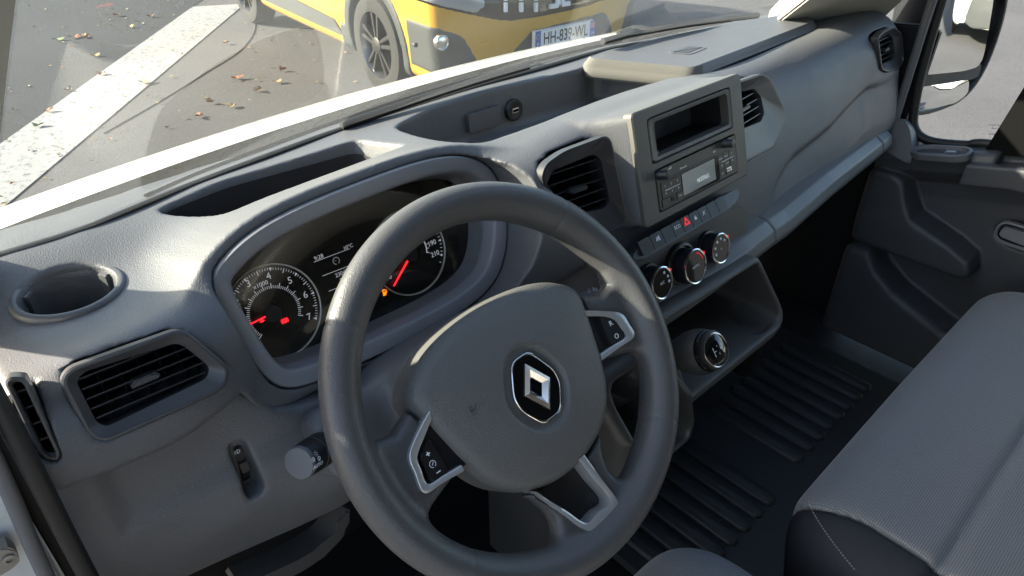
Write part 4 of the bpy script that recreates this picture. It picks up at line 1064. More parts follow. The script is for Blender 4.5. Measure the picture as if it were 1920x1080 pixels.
# left stalk: thick barrel with a round end cap, pointing at the driver's door
tip = onpl(561, 869, FW0.pt(0, 0, -.055), wN)
basep = FW0.pt(-.148, .022, -.100)
ax = tip-basep; ax /= np.linalg.norm(ax)
FS = Frame(tip, A=np.cross(ax, (0, 0, 1)), N=ax)
st = lathe('light_stalk', FS, [(.0085, -.075), (.0095, -.045), (.0150, -.038), (.0158, -.034), (.0158, -.022), (.0150, -.0215), (.0150, -.0205), (.0156, -.020), (.0150, -.003), (.0145, -.0015)], M_BLACK, col, 40)
M_CAP = plastic('grey_end_cap', (0.10, 0.104, 0.115), 0.45, 0.4)
lathe('end_cap', FS, [(.0150, -.006), (.0150, -.001), (.0138, .0008), (.006, .0012), (0, .0013)], M_CAP, st, 40)
def on_barrel(px, py, r=.0158):
    d = ray(px, py); o = CAM-FS.P; d = d/np.linalg.norm(d)
    dp = d-FS.N*np.dot(d, FS.N); op = o-FS.N*np.dot(o, FS.N)
    A_, B_, C_ = dp@dp, 2*dp@op, op@op-r*r; D_ = B_*B_-4*A_*C_
    if D_ < 0: return None
    p = CAM+d*((-B_-math.sqrt(D_))/(2*A_)); nrm = p-FS.P; nrm = nrm-FS.N*np.dot(nrm, FS.N)
    return Frame(p, A=-FS.N, N=nrm)
for kind, x, y in (('sun', 592, 851), ('lamp', 586, 862), ('lamp2', 597, 860), ('AUTO', 596, 872)):
    f = on_barrel(x, y)
    if f is None: continue
    if kind == 'AUTO': ftext('lettering', f, 'AUTO', 0, 0, .0052, M_WHITEINK, st, .0004)
    elif kind == 'sun':
        ticks('lamp_mark', f, .0011, .0016, list(range(0, 360, 20)), .0006, st, .0004, M_WHITEINK); ticks('lamp_mark', f, .0020, .0029, list(range(0, 360, 45)), .0005, st, .0004, M_WHITEINK)
    else: lampmark(f, st, 0, 0, .0018, M_WHITEINK, .0004)
# right stalk: flat paddle with the wiper marks
q0 = FW0.pt(.10, .035, -.095); q1 = onpl(1128, 543, FW0.pt(0, 0, -.075), wN)
ax2 = q1-q0; L2 = np.linalg.norm(ax2); ax2 /= L2
FS2 = Frame(q0, A=ax2, N=wN*0.8+wB0*.6)
ws = fprism('wiper_stalk', FS2, rounded([(0, -.006), (L2*.45, -.007), (L2*.55, -.0095), (L2-.003, -.0085), (L2, -.004), (L2, .005), (L2-.004, .0085), (L2*.55, .0095), (L2*.45, .007), (0, .006)], .003), -.006, .006, M_COLC, col, .003)
f = Frame(onpl(1109, 546, FS2.pt(0, 0, .006), FS2.N), A=ax2, N=FS2.N)
ticks('wiper_mark', f.shift(-.004, 0), .0009, .0014, list(range(0, 360, 30)), .0006, ws, .0004, M_WHITEINK); ticks('wiper_mark', f.shift(-.001, .0035), .0007, .0011, list(range(0, 360, 30)), .0006, ws, .0004, M_WHITEINK)
for q in ((.003, -.001, .008, -.001), (.003, .002, .008, .002), (.003, -.001, .003, .002), (.008, -.001, .008, .002), (.0055, .002, .0045, .0055)): bar('wiper_mark', f, q[:2], q[2:], .0006, M_WHITEINK, ws, .0004)

# ================================================================== cab of the van
van = thing('van_body', (0.41, 0.0, -1.21), 'white van body around the cab with bonnet, windscreen pillars and open driver door frame', 'van')
GZ = -1.21
M_WHITE = plastic('white_van_paint', (0.66, 0.66, 0.64), 0.28, 0.5, vary=.10, dust=.10)
M_WHITE.node_tree.nodes['Principled BSDF'].inputs['Coat Weight'].default_value = .6
M_LINER = plastic('beige_pillar_trim', (0.45, 0.43, 0.37), 0.7, 0.3, grain=.1)
M_DARKTRIM = plastic('dark_trim', (0.008, 0.008, 0.009), 0.6, 0.4)
M_SEAL = plastic('rubber_seal', (0.010, 0.010, 0.010), 0.5, 0.45)
M_STEEL = simple('grey_metal', (0.28, 0.27, 0.25), 0.45, .7)
M_ROOF = plastic('grey_headlining', (0.16, 0.16, 0.165), .8, .2)
FX = Frame((0, 0, 0), A=(1, 0, 0), N=(0, -1, 0))     # a = x, b = z, c = -y
FG = Frame((0, 0, 0), A=(1, 0, 0), N=(0, 0, 1))      # a = x, b = y, c = z
def slab(name, quad, thick, mat, parent, bev=.004):
    """a thick board through four corners"""
    q = [np.array(p, float) for p in quad]; n = np.cross(q[1]-q[0], q[3]-q[0]); n /= np.linalg.norm(n)
    bm = bmesh.new(); lo = [bm.verts.new(p) for p in q]; hi = [bm.verts.new(p+n*thick) for p in q]
    bm.faces.new(lo[::-1]); bm.faces.new(hi)
    for i in range(4): bm.faces.new((lo[i], lo[(i+1) % 4], hi[(i+1) % 4], hi[i]))
    if bev: bmesh.ops.bevel(bm, geom=bm.edges[:], offset=bev, segments=2, affect='EDGES', clamp_overlap=True)
    return bm_obj(name, bm, mat, parent)
# windscreen: base line follows the front of the dash, raked 38 degrees
wb = [on_top(*p) for p in ((0, 487), (155, 440), (380, 345), (640, 248), (900, 165), (1150, 93), (1350, 60), (1440, 44))]
wx = [p[0] for p in wb]; wy = [p[1] for p in wb]; wz = [p[2] for p in wb]
def wbase(x):
    return np.array([x, np.interp(x, wx, wy)+.006, np.interp(x, wx, wz)+.001])
WS = np.array([0, -math.cos(math.radians(38)), math.sin(math.radians(38))])
M_WIND = glass('windscreen_glass', (0.86, 0.91, 0.885), 0.0, 1.5, veil=0.03)
NX, NU = 40, 14; V, Fc = [], []
for k in range(NU+1):
    u = k/NU*1.02
    for i in range(NX+1):
        x = -.345+(1.085+.345)*i/NX; b = wbase(x); xc = .40+(x-.40)*(1-.10*u)
        flat = np.array([x, .430, .100])*0+b
        V.append((xc, b[1]+WS[1]*u-.03*u*u, b[2]+WS[2]*u-.035*u*u))
for k in range(NU):
    for i in range(NX): Fc.append((k*(NX+1)+i, k*(NX+1)+i+1, (k+1)*(NX+1)+i+1, (k+1)*(NX+1)+i))
ws_ = mk('windscreen', V, Fc, M_WIND, van, True)
V = np.array(V).reshape(NU+1, NX+1, 3)
# black edge band and rubber at the foot of the windscreen
tube('windscreen_seal', [V[0, i]+np.array((0, .004, -.002)) for i in range(NX+1)], .0045, M_SEAL, van, 8)
# pillars beside the windscreen: swept boards
def sweep(name, path, prof, mat, parent, up=(0, 0, 1)):
    """prof: list of (offset along X, offset along windscreen normal)"""
    P = np.array(path, float); V, Fc = [], []; n = len(prof)
    for i, p in enumerate(P):
        t = P[min(i+1, len(P)-1)]-P[max(i-1, 0)]; t /= np.linalg.norm(t); s = np.array([1.0, 0, 0]); w = np.cross(s, t); w /= np.linalg.norm(w); s = np.cross(t, w)
        for a, b in prof: V.append(p+s*a+w*b)
    for i in range(len(P)-1):
        for k in range(n): Fc.append((i*n+k, i*n+(k+1) % n, (i+1)*n+(k+1) % n, (i+1)*n+k))
    Fc += [tuple(range(n))[::-1], tuple((len(P)-1)*n+k for k in range(n))]
    bm = bmesh.new(); vs = [bm.verts.new(v) for v in V]
    for q in Fc: bm.faces.new([vs[i] for i in q])
    return bm_obj(name, bm, mat, parent, True, 40)
lp_ = [np.array((-.3265, .400, .070))]+[V[k, 0]+np.array((.012+.006*k/NU, 0, 0)) for k in range(0, NU+1, 2)]
sweep('windscreen_pillar', lp_, [(0, -.006), (-.012, -.016), (-.085, -.020), (-.100, .0), (-.085, .03), (-.015, .024), (0, .008)], M_LINER, van)
rp_ = [np.array((1.075, .380, .040))]+[V[k, NX]+np.array((-.010, 0, 0)) for k in range(0, NU+1, 2)]
sweep('windscreen_pillar', rp_, [(0, -.006), (.02, -.022), (.10, -.045), (.135, -.035), (.14, .0), (.12, .03), (.012, .024), (0, .008)], M_LINER, van)
slab('pillar_trim', [on(1438, 46, 'y', .345), on(1634, 44, 'y', .255), on(1745, -60, 'y', .13), on(1570, -60, 'y', .18)], .012, M_LINER, van, .004)
tube('pillar_seal', [np.array(p)+np.array((-.004, -.008, .0)) for p in rp_[1:]], .006, M_SEAL, van, 8)
# roof, header, bulkhead, closed side behind the driver's door
slab('roof', [(-.40, -.32, .70), (1.22, -.32, .70), (1.22, -1.30, .72), (-.40, -1.30, .72)], .05, M_ROOF, van)
slab('windscreen_header', [(-.36, -.24, .655), (1.18, -.24, .655), (1.20, -.36, .70), (-.38, -.36, .70)], .05, M_ROOF, van)
slab('bulkhead', [(-.42, -1.15, -.72), (1.26, -1.15, -.72), (1.26, -1.15, .74), (-.42, -1.15, .74)], .03, M_DARKTRIM, van)
slab('door_pillar', [(-.42, -.86, -.75), (-.42, -1.18, -.75), (-.42, -1.18, .74), (-.42, -.86, .74)], .05, M_WHITE, van)
slab('door_pillar', [(1.25, -1.18, -.75), (1.25, -.80, -.75), (1.25, -.80, .74), (1.25, -1.18, .74)], .06, M_DARKTRIM, van)
slab('roof_rail', [(-.43, -.30, .66), (-.38, -.30, .66), (-.38, -1.18, .66), (-.43, -1.18, .66)], .08, M_WHITE, van)
slab('roof_rail', [(1.18, -.26, .60), (1.26, -.26, .60), (1.26, -1.18, .62), (1.18, -1.18, .62)], .12, M_DARKTRIM, van)
slab('firewall', [(-.37, .44, -.72), (1.26, .44, -.72), (1.26, .44, .06), (-.37, .44, .06)], -.02, M_DARKTRIM, van)
slab('cab_floor', [(-.42, -1.2, -.66), (1.30, -1.2, -.66), (1.30, .45, -.66), (-.42, .45, -.66)], -.06, M_DARKTRIM, van)
slab('side_panel', [(1.30, .12, -.72), (1.30, .46, -.72), (1.30, .46, .08), (1.30, .12, .08)], .02, M_DARKTRIM, van)
# driver's door frame at the left edge: dash end seal, dark gap, painted pillar with a bracket
tube('door_seal', smoothpath([(-.3685, .21, .30), (-.3675, .125, .18), (-.3675, .098, .10), (-.3695, .092, .02), (-.372, .095, -.10), (-.376, .10, -.30), (-.38, .10, -.60)], 8), .0065, M_SEAL, van, 10)
slab('door_jamb', [(-.358, .118, -.70), (-.400, .125, -.70), (-.400, .14, .10), (-.358, .14, .10)], .02, M_DARKTRIM, van)
tube('jamb_trim', smoothpath([(-.3785, .105, .22), (-.3835, .098, .09), (-.3925, .10, -.02), (-.402, .105, -.20)], 8), .0055, M_COLC, van, 10)
slab('painted_jamb', [(-.388, .120, -.75), (-.470, .112, -.75), (-.470, .118, .20), (-.384, .125, .20)], .015, M_WHITE, van)
hb = FX.shift(*FX.px(14, 1043, -.105), -.105)
br = fprism('check_bracket', hb, resample(rounded(ccw([(-.03, -.012), (.004, -.010), (.0065, .0), (.004, .010), (-.03, .014)]), .003), 30), -.01, .003, M_STEEL, van, .0012)
lathe('bolt', hb, [(.0042, .002), (.0042, .0046), (.0020, .0050), (.0018, .0036), (0, .0036)], M_STEEL, br, 20)
# bonnet and scuttle
def bon(x):
    c = max(0.0, 1-((x-.41)/1.02)**2)**.5
    return c
V, Fc = [], []; NXB, NYB = 48, 26
for i in range(NXB+1):
    x = -.60+2.02*i/NXB; e = abs(x-.41)/1.01
    for k in range(NYB+1):
        u = k/NYB; y0 = .565-.085*e**2.2; y = y0+u*(.62-.20*e**3)
        z = .062+.004*(1-e*e)-.20*max(0, y-y0)-.75*max(0, y-y0-.04)**2.0-1.3*max(0, u-.62)**2.4-.10*max(0, e-.72)**1.6*2
        z += .015*max(-.2, 1-(e/.68)**2); z -= .010*math.exp(-((e-.80)/.05)**2)
        V.append((x, y, z))
for i in range(NXB):
    for k in range(NYB): a = i*(NYB+1)+k; Fc.append((a, a+NYB+1, a+NYB+2, a+1))
mk('bonnet', V, Fc, M_WHITE, van, True)
V, Fc = [], []
for i in range(NXB+1):
    x = -.44+1.70*i/NXB; e = abs(x-.41)/1.01
    b = wbase(min(max(x, -.34), 1.08)); y1 = .560-.085*e**2.2
    for t, dz in ((0, -.018), (.12, -.022), (.3, -.030), (.75, -.030), (.95, -.010), (1.0, -.022), (1.0, -.08)): V.append((x, b[1]+.004+(y1-b[1])*t, .092*(1-t)+(.058+.014*max(-.2, 1-(e/.68)**2))*t+dz*.8))
for i in range(NXB):
    for k in range(6): a = i*7+k; Fc.append((a, a+7, a+8, a+1))
mk('scuttle_panel', V, Fc, M_DARKTRIM, van, True, 50)
slab('front_wing', [(-.52, .10, -.95), (-.52, .95, -.95), (-.50, .92, -.05), (-.45, .30, .04)], .03, M_WHITE, van)

# ---- wipers
def wiper(pts, label, arm):
    w = thing('windscreen_wiper', tuple(pts[0]), label, 'wiper', 'windscreen wipers')
    tube('blade', smoothpath(pts, 6), .006, M_SEAL, w, 8); tube('arm', smoothpath(arm, 6), [.009]+[.0055]*(6*(len(arm)-1)), M_BLACK, w, 8)
    return w
def onws(px, py, lift=.004):
    """a point of the photograph on the windscreen's outer face"""
    P = wbase(.4); n = np.array([0, math.sin(math.radians(38)), math.cos(math.radians(38))])
    best = None
    q = on(px, py, 'z', .11)
    for _ in range(8):
        b = wbase(min(max(q[0], -.34), 1.08)); q = onpl(px, py, b+n*lift, n)
    return q
wiper([onws(640, 236), onws(800, 182), onws(900, 150), onws(990, 124)], 'black windscreen wiper lying along the glass ahead of the tray', [onws(1010, 124, .012), onws(940, 143, .012), onws(860, 165, .010)])
wiper([onws(1130, 78), onws(1200, 61), onws(1300, 44), onws(1420, 29)], 'black windscreen wiper at the foot of the glass on the passenger side', [onws(1160, 66, .02), onws(1215, 54, .016), onws(1300, 42, .012), onws(1360, 34, .010)])

# ================================================================== passenger door with window
door = thing('passenger_door', (1.24, -.2, -.66), 'dark passenger door with window, sill switch and map pocket', 'door')
def build_door():
    g = Grid((1.13, -.50, -.62), (1.32, .20, .0), .0032); X, Y, Z = g.X, g.Y, g.Z
    zs = np.interp(Y, [-.5, -.12, -.05, .05, .1, .2], [-.055, -.088, -.104, -.128, -.142, -.16])
    zs2 = zs+0*X
    upper = np.interp(Z-zs, [-.60, -.12, -.085, -.06, -.045, -.02, 0.0], [1.255, 1.252, 1.246, 1.212, 1.197, 1.190, 1.196])
    F = smax(Z-zs+0*X, upper-X, .012)
    # armrest / pull handle bar
    arm = np.maximum(np.maximum(np.abs(Z-(zs-.040))-.024+0*X, Y-(-.040)+0*X+0*Z), (1.168-X)+0*Y+0*Z)
    arm = smax(arm, X-1.25+0*Y+0*Z, .01)
    F = smin(F, arm+.002, .004)
    pull = np.maximum(np.maximum(np.abs(X-1.215)-.020+0*Y+0*Z, Y-(-.085)+0*X+0*Z), (zs-.026)-Z+0*X)
    F = smax(F, -smax(pull, -pull*0-.3, .0), .010)
    # map pocket
    top = np.interp(Y, [-.13, -.11, -.07, .02, .04, .06, .08], [-.36, -.325, -.305, -.275, -.245, -.20, -.19])
    pk_ = smax(smax(Z-top+0*X, (1.178+.10*np.clip(-.30-Z, 0, 1)-X)+0*Y, .012), smax(-.125-Y+0*X+0*Z, -.375-Z+0*X+0*Y, .03), .02)
    F = smin(F, pk_, .006)
    low = np.interp(Y, [-.3, -.12, .0, .05, .08], [-.52, -.50, -.455, -.42, -.38])
    lowp = smax(smax(Z-low+0*X, (1.175-X)+0*Y+0*Z, .02), -.62-Z+0*X+0*Y, 0)
    F = smin(F, lowp, .01)
    inn = smax(smax(np.abs(Y+.02)-.10+0*Z, Z-top-.1+0*X, .01)+0*X, (1.19-X)+(Z*0), .004)
    F = smax(F, X-1.29+0*Y+0*Z, 0)
    # recess of the inner handle
    h = np.sqrt(((Y+.170)/.05)**2+((Z+.265)/.030)**2+0*X)-1
    F = smax(F, -np.maximum(h*.028, 0*h+(X-1.275)), .006)
    F = smax(F, (Y-.135)+0*X+0*Z, .02)
    return g.build('door_panel', F.astype(np.float32), M_DOOR, door, 2)
M_DOOR = plastic('door_plastic', (0.062, 0.064, 0.069), 0.45, 0.42, grain=.3, gscale=900)
build_door()
FSL = Frame((1.222, .03, -.120), A=(0, -1, .26), N=(-.15, .25, 1))
swp = FSL.poly([(1702, 285), (1712, 277), (1745, 274), (1815, 278), (1827, 284), (1818, 294), (1790, 298), (1720, 293)])
so = resample(rounded(ccw(swp), .008), 60)
sw_ = floft('window_switch', FSL, [(so, -.008), (so, .003), (offset(so, .002), .005), (offset(so, .006), .005), (offset(so, .0085), .001), (offset(so, .012), -.004)], M_COLC, door, cap1=True)
ft = FSL.px(1782, 287); fbox('rocker', FSL, ft[0]-.010, ft[0]+.012, ft[1]-.006, ft[1]+.006, -.004, .004, M_TRIM, sw_, .002)
# window frame, glass, moulding
def dx(x): return x
M_SIDEG = glass('door_glass', (0.93, 0.95, 0.94), 0.0, 1.45)
gq = [(1.262, .112, -.16), (1.262, -.62, -.04), (1.232, -.62, .60), (1.232, -.10, .60), (1.247, .10, .28)]
bm = bmesh.new(); va = [bm.verts.new(p) for p in gq]; bm.faces.new(va); bm_obj('window_glass', bm, M_SIDEG, door, False)
tube('window_seal', smoothpath([(1.245, -.62, -.052), (1.245, -.10, -.092), (1.245, -.01, -.113), (1.243, .055, -.122), (1.240, .088, -.105), (1.238, .102, -.06), (1.234, .112, .05), (1.228, .112, .25), (1.22, .08, .40)], 8), .0095, M_SEAL, door, 10)
tube('window_post', smoothpath([(1.205, .120, -.155), (1.205, .122, .0), (1.20, .120, .2), (1.19, .10, .45)], 6), .0085, M_COLC, door, 10)
slab('quarter_panel', [(1.255, .115, -.17), (1.255, .34, -.17), (1.25, .31, .08), (1.24, .115, .10)], .02, M_DARKTRIM, door)
tube('quarter_seal', smoothpath([(1.215, .31, .05), (1.205, .29, .11), (1.19, .24, .19), (1.17, .14, .29), (1.15, .0, .40)], 6), .011, M_COLC, door, 10)
slab('window_rear_frame', [on(*p, 'x', 1.236) for p in ((1846, 286), (1924, 160), (2050, 120), (2050, 300))], -.012, M_VOID, door, .001)
# etched maker's mark near the corner of the window, seen from behind so it reads mirrored
FGL = Frame(onpl(1868, 252, (1.2605, 0, 0), (1, 0, .047)), A=(0, 1, -.25), N=(-1, 0, -.047))
for s, b, z in (('coxxua', .0, .0085), ('glass 43R', -.012, .0045), ('temper 00 183', -.019, .0045)):
    t_ = ftext('etched_mark', FGL, s, 0, b, z, M_DARKTRIM, door, .0012, sx=-1.0)
# capping block at the end of the dash
fprism('sill_cap', Frame((1.19, .085, -.125), A=(0, -1, 0), N=(-1, 0, .3)), rounded([(-.035, -.02), (.030, -.035), (.022, -.005), (.0, .035), (-.02, .05), (-.035, .045)], .012), -.05, .006, M_COLC, door, .006)
# door opener lever
FO = Frame((1.250, -.170, -.265), A=(0, -1, 0), N=(-1, 0, 0))
oh = resample(rounded([(-.05, -.026), (.05, -.026), (.05, .026), (-.05, .026)], .026), 48)
ho = floft('opener_bezel', FO, [(oh, -.003), (offset(oh, .001), .006), (offset(oh, .004), .007), (offset(oh, .007), .002)], M_TRIM, door)
fprism('opener_lever', FO, rounded([(-.04, -.012), (.04, -.016), (.044, 0), (.03, .014), (-.036, .012)], .008), -.01, .004, M_TRIM, ho, .003)

# ================================================================== outside mirror
mir = thing('door_mirror', (1.42, .2, -.12), 'black outside mirror with large glass above a small wide-angle glass', 'mirror')
FM = Frame((1.48, .128, 0.0), yaw=-8.4, tilt=0)
MO = FM.poly([(1765, -90), (1895, -110), (1886, 0), (1868, 70), (1838, 143), (1800, 190), (1745, 212), (1712, 217), (1700, 205), (1704, 180), (1720, 110), (1742, 0)])
mo = resample(chaikin(ccw(MO), 1), 96)
mc = mo.mean(0)
M_MHOUS = plastic('mirror_housing', (0.014, 0.017, 0.019), 0.5, 0.4, grain=.2, dust=.5)
floft('housing', FM, [(mo*.55+mc*.45, -.11), (mo*.85+mc*.15, -.08), (mo, -.03), (mo, .004), (offset(mo, .003), .008), (offset(mo, .010), .0075), (offset(mo, .013), .002)], M_MHOUS, mir, cap0=True)
M_MIRROR = simple('mirror_silver', (0.86, 0.88, 0.87), 0.015, 1.0)
g1 = FM.poly([(1772, -85), (1872, -100), (1862, 5), (1850, 60), (1838, 108), (1828, 124), (1800, 132), (1734, 139), (1730, 132), (1742, 80), (1757, 0)], .004)
g2 = FM.poly([(1720, 160), (1735, 152), (1810, 147), (1816, 152), (1812, 178), (1790, 196), (1745, 207), (1722, 208), (1717, 200)], .004)
fprism('dividing_bar', FM, resample(rounded(ccw(FM.poly([(1716, 150), (1736, 137), (1812, 128), (1842, 118), (1836, 143), (1822, 149), (1720, 164)], .006)), .006), 40), -.01, .0065, M_MHOUS, mir, .002)
def mirror_glass(name, q, bulge, c, tiltv=(0, 0)):
    p = resample(rounded(ccw(q), .012), 64); ctr = p.mean(0); loops = []
    for s in (1.0, .98, .8, .6, .4, .2, .05):
        pl = p*s+ctr*(1-s); loops.append((pl, [c+bulge*(1-s*s)+tiltv[0]*(a[0]-ctr[0])+tiltv[1]*(a[1]-ctr[1]) for a in pl]))
    floft(name, FM, loops, M_MIRROR, mir, cap1=True, sharp=None)
fprism('mirror_back', FM, offset(mo, .011), -.022, -.012, M_MHOUS, mir)
mirror_glass('mirror_glass', g1, .002, .0050, (0.0, -.05)); mirror_glass('wide_angle_glass', g2, .006, .0040, (.02, -.02))
tube('mirror_arm', smoothpath([FM.pt(-.10, -.08, -.05), FM.pt(-.18, -.08, -.04), (1.27, .17, -.09)], 6), .03, M_MHOUS, mir, 12)

# ================================================================== seats
M_FAB, N_, L_, B_ = nmat('woven_grey_fabric')
tc = N_.new('ShaderNodeTexCoord'); w1 = N_.new('ShaderNodeTexWave'); w1.inputs['Scale'].default_value = 110; w1.inputs['Distortion'].default_value = 1.2; w1.inputs['Detail'].default_value = 1; w1.bands_direction = 'Y'
w2 = N_.new('ShaderNodeTexWave'); w2.inputs['Scale'].default_value = 110; w2.inputs['Distortion'].default_value = 1.2; w2.bands_direction = 'X'
n1 = N_.new('ShaderNodeTexNoise'); n1.inputs['Scale'].default_value = 700
for w in (w1, w2, n1): L_.new(tc.outputs['Object'], w.inputs['Vector'])
ml = N_.new('ShaderNodeMath'); ml.operation = 'MULTIPLY'; L_.new(w1.outputs['Fac'], ml.inputs[0]); L_.new(w2.outputs['Fac'], ml.inputs[1])
ad = N_.new('ShaderNodeMath'); ad.operation = 'MULTIPLY_ADD'; L_.new(n1.outputs['Fac'], ad.inputs[0]); ad.inputs[1].default_value = .7; L_.new(ml.outputs['Value'], ad.inputs[2])
rp = N_.new('ShaderNodeValToRGB'); rp.color_ramp.elements[0].position = .25; rp.color_ramp.elements[0].color = (0.11, 0.114, 0.117, 1); rp.color_ramp.elements[1].position = 1.0; rp.color_ramp.elements[1].color = (0.26, 0.266, 0.27, 1)
L_.new(ad.outputs['Value'], rp.inputs['Fac']); L_.new(rp.outputs['Color'], B_.inputs['Base Color']); B_.inputs['Roughness'].default_value = .9; B_.inputs['Specular IOR Level'].default_value = .2
B_.inputs['Sheen Weight'].default_value = .25
bp = N_.new('ShaderNodeBump'); bp.inputs['Strength'].default_value = .3; bp.inputs['Distance'].default_value = .0008; L_.new(ad.outputs['Value'], bp.inputs['Height']); L_.new(bp.outputs['Normal'], B_.inputs['Normal'])
M_VINYL = plastic('black_seat_cloth', (0.022, 0.023, 0.025), 0.7, 0.35, grain=.35, gscale=1500)
M_THREAD = simple('pale_thread', (0.20, 0.20, 0.20), .8)
def seat(name, label, x0, x1, yf, zt, yseam, gname):
    s = thing(name, ((x0+x1)/2, yf-.25, -.66), label, 'seat', 'front seats')
    g = Grid((x0-.03, -.95, zt-.30), (x1+.03, yf+.04, zt+.05), .006); X, Y, Z = g.X, g.Y, g.Z
    top = zt-.25*np.clip(Y-(yf-.07), 0, 1)**1.5-.02*np.clip((yf-.06-Y)/.5, 0, 1)
    # side crown
    cr = .012*np.clip(1-np.abs(X-(x0+x1)/2)/((x1-x0)/2), 0, 1)**.5
    F0 = smax(Z-(top+cr-.012), Y-(yf-.03*np.clip((zt-.05-Z)/.15, 0, 1))+0*X, .10)
    F0 = F0 + .014*np.exp(-((Y-yseam)/.008)**2)*(Y < yf-.1)
    body = smax(F0, smax(x0-X, X-x1, 0)+0*Y+0*Z, .10); body = smax(body, (zt-.27)-Z+0*X+0*Y, .03); body = smax(body, -.93-Y+0*X+0*Z, .0)
    edge = X-(x0+.074+.02*np.clip((zt-.02-Z)/.05, 0, 1.2)-.25*np.clip(Y-(yf-.10), 0, 1))
    cush = g.build('cushion', smax(body, -(edge)+0*Y, .004), M_FAB, s, 2)
    g.build('side_panel', smax(body+.001, (edge+.0015)+0*Y, .004), M_VINYL, s, 2)
    return s
# (called below with positions read off the photograph)
bench = seat('passenger_bench', 'grey woven passenger bench seat with black side panel beside the gear lever', .298, 1.17, -.155, -.292, -.345, '')
drv = seat('driver_seat', 'corner of the grey driver seat below the steering wheel', -.28, .245, -.070, -.302, -.30, '')
# stitched seam on the bench side
for k in range(26):
    t = k/26; p = on(1516+88*t**1.25, 940+130*t, 'x', .298-.0015)
    p2 = on(1516+88*(t+.022)**1.25, 940+130*(t+.022), 'x', .298-.0015)
    tube('stitch', [p, p2], .0007, M_THREAD, bench, 5)

# ================================================================== floor mat with moulded ribs
M_RUB = plastic('rubber_mat', (0.030, 0.032, 0.033), 0.5, 0.4, grain=.6, gscale=300, dust=.35)
mat_ = thing('rubber_mat', (.6, .05, -.63), 'black rubber floor mat with long moulded ribs', 'floor mat')
fprism('mat_sheet', FG, rounded([(.30, -.45), (1.12, -.45), (1.12, .34), (.30, .34)], .03), -.655, -.634, M_RUB, mat_, .004)
rib = None
def ribmesh(L):
    bm = bmesh.new(); n = 10; f = Frame((0, 0, 0), A=(1, 0, 0), N=(0, 0, 1)); w = .0165
    pl = [(w*math.cos(t), L/2+w*math.sin(t)) for t in np.linspace(0, math.pi, n)]+[(-w*math.cos(t), -L/2-w*math.sin(t)) for t in np.linspace(0, math.pi, n)]
    pl2 = [(x*.62, y-(.005 if y > 0 else -.005)) for x, y in pl]
    lo = [bm.verts.new((x, y, -.003)) for x, y in pl]; mi = [bm.verts.new((x*.9, y*.99, .0055)) for x, y in pl]; hi = [bm.verts.new((x, y, .0085)) for x, y in pl2]
    for A_, B_2 in ((lo, mi), (mi, hi)):
        for i in range(2*n): bm.faces.new((A_[i], A_[(i+1) % (2*n)], B_2[(i+1) % (2*n)], B_2[i]))
    bm.faces.new(hi); bmesh.ops.recalc_face_normals(bm, faces=bm.faces[:]); me = bpy.data.meshes.new('rib'); bm.to_mesh(me); bm.free(); me.materials.append(M_RUB)
    me.polygons.foreach_set('use_smooth', np.ones(len(me.polygons), dtype=bool)); me.set_sharp_from_angle(angle=math.radians(50)); return me
rm1 = ribmesh(.20); rm2 = ribmesh(.19)
for i in range(7):
    o = bpy.data.objects.new('rib', rm1); COL.objects.link(o); setp(o, mat_); o.location = (.600-.0425*i, .045, -.6335)
for i in range(8):
    o = bpy.data.objects.new('rib', rm2); COL.objects.link(o); setp(o, mat_); o.location = (.740+.044*i, .055, -.6335)

# ================================================================== gear lever
gear = thing('gear_lever', (.26, .08, -.30), 'black gear lever with rounded knob and glossy shift pattern cap', 'gear lever')
GK = on(1309, 660, 'y', -.026); gax = np.array([-.02, -.80, .60]); gax /= np.linalg.norm(gax)
FGK = Frame(GK, A=(1, 0, 0), N=gax)
M_GEAR = plastic('gear_knob_leather', (0.030, 0.032, 0.034), .5, .45, grain=.5, gscale=900)
gk = lathe('knob', FGK, [(.010, -.060), (.014, -.045), (.022, -.028), (.0275, -.012), (.0292, .002), (.0282, .012), (.0255, .0165)], M_GEAR, gear, 40)
lathe('knob_ring', FGK, [(.0256, .0155), (.0262, .0170), (.0256, .0205), (.0242, .0215)], M_GLOSS, gk, 40)
lathe('collar', FGK, [(.0244, .0210), (.0250, .0225), (.0242, .0275), (.0215, .0290)], M_BLACK, gk, 40)
lathe('chrome_ring', FGK, [(.0217, .0286), (.0215, .0296), (.0206, .0300), (.0198, .0296)], M_CHROME, gk, 40)
lathe('cap', FGK, [(.0200, .0292), (.0185, .0305), (.012, .0322), (0, .0328)], M_GLOSS, gk, 36)
FPT = FGK.shift(0, 0, .0318)
for a in (-.008, 0, .008): bar('shift_mark', FPT, (a, -.006), (a, .006), .0008, M_WHITEINK, gk, .0004)
bar('shift_mark', FPT, (-.008, 0), (.008, 0), .0008, M_WHITEINK, gk, .0004)
tube('shaft', [FGK.pt(0, 0, -.055), FGK.pt(0, 0, -.12), FGK.pt(0, -.02, -.20)], .009, M_BLACK, gear, 12)
FGB = Frame(FGK.pt(0, -.004, -.10), A=(1, 0, 0), N=gax)
lathe('gaiter', FGB, [(.062, -.07), (.056, -.05), (.048, -.044), (.050, -.035), (.040, -.022), (.042, -.014), (.030, .0), (.020, .012), (.013, .03)], M_GEAR, gear, 32, 60)
# pedals far below the column, in the dark
ped = thing('pedal', (-.02, .16, -.56), 'dark foot pedal in the shade below the steering wheel', 'pedal')
slab('pad', [(-.06, .14, -.55), (.02, .14, -.55), (.02, .19, -.49), (-.06, .19, -.49)], .012, M_SEAL, ped); tube('pedal_arm', [(-.02, .18, -.50), (-.02, .26, -.36), (-.02, .30, -.15)], .008, M_STEEL, ped, 8)

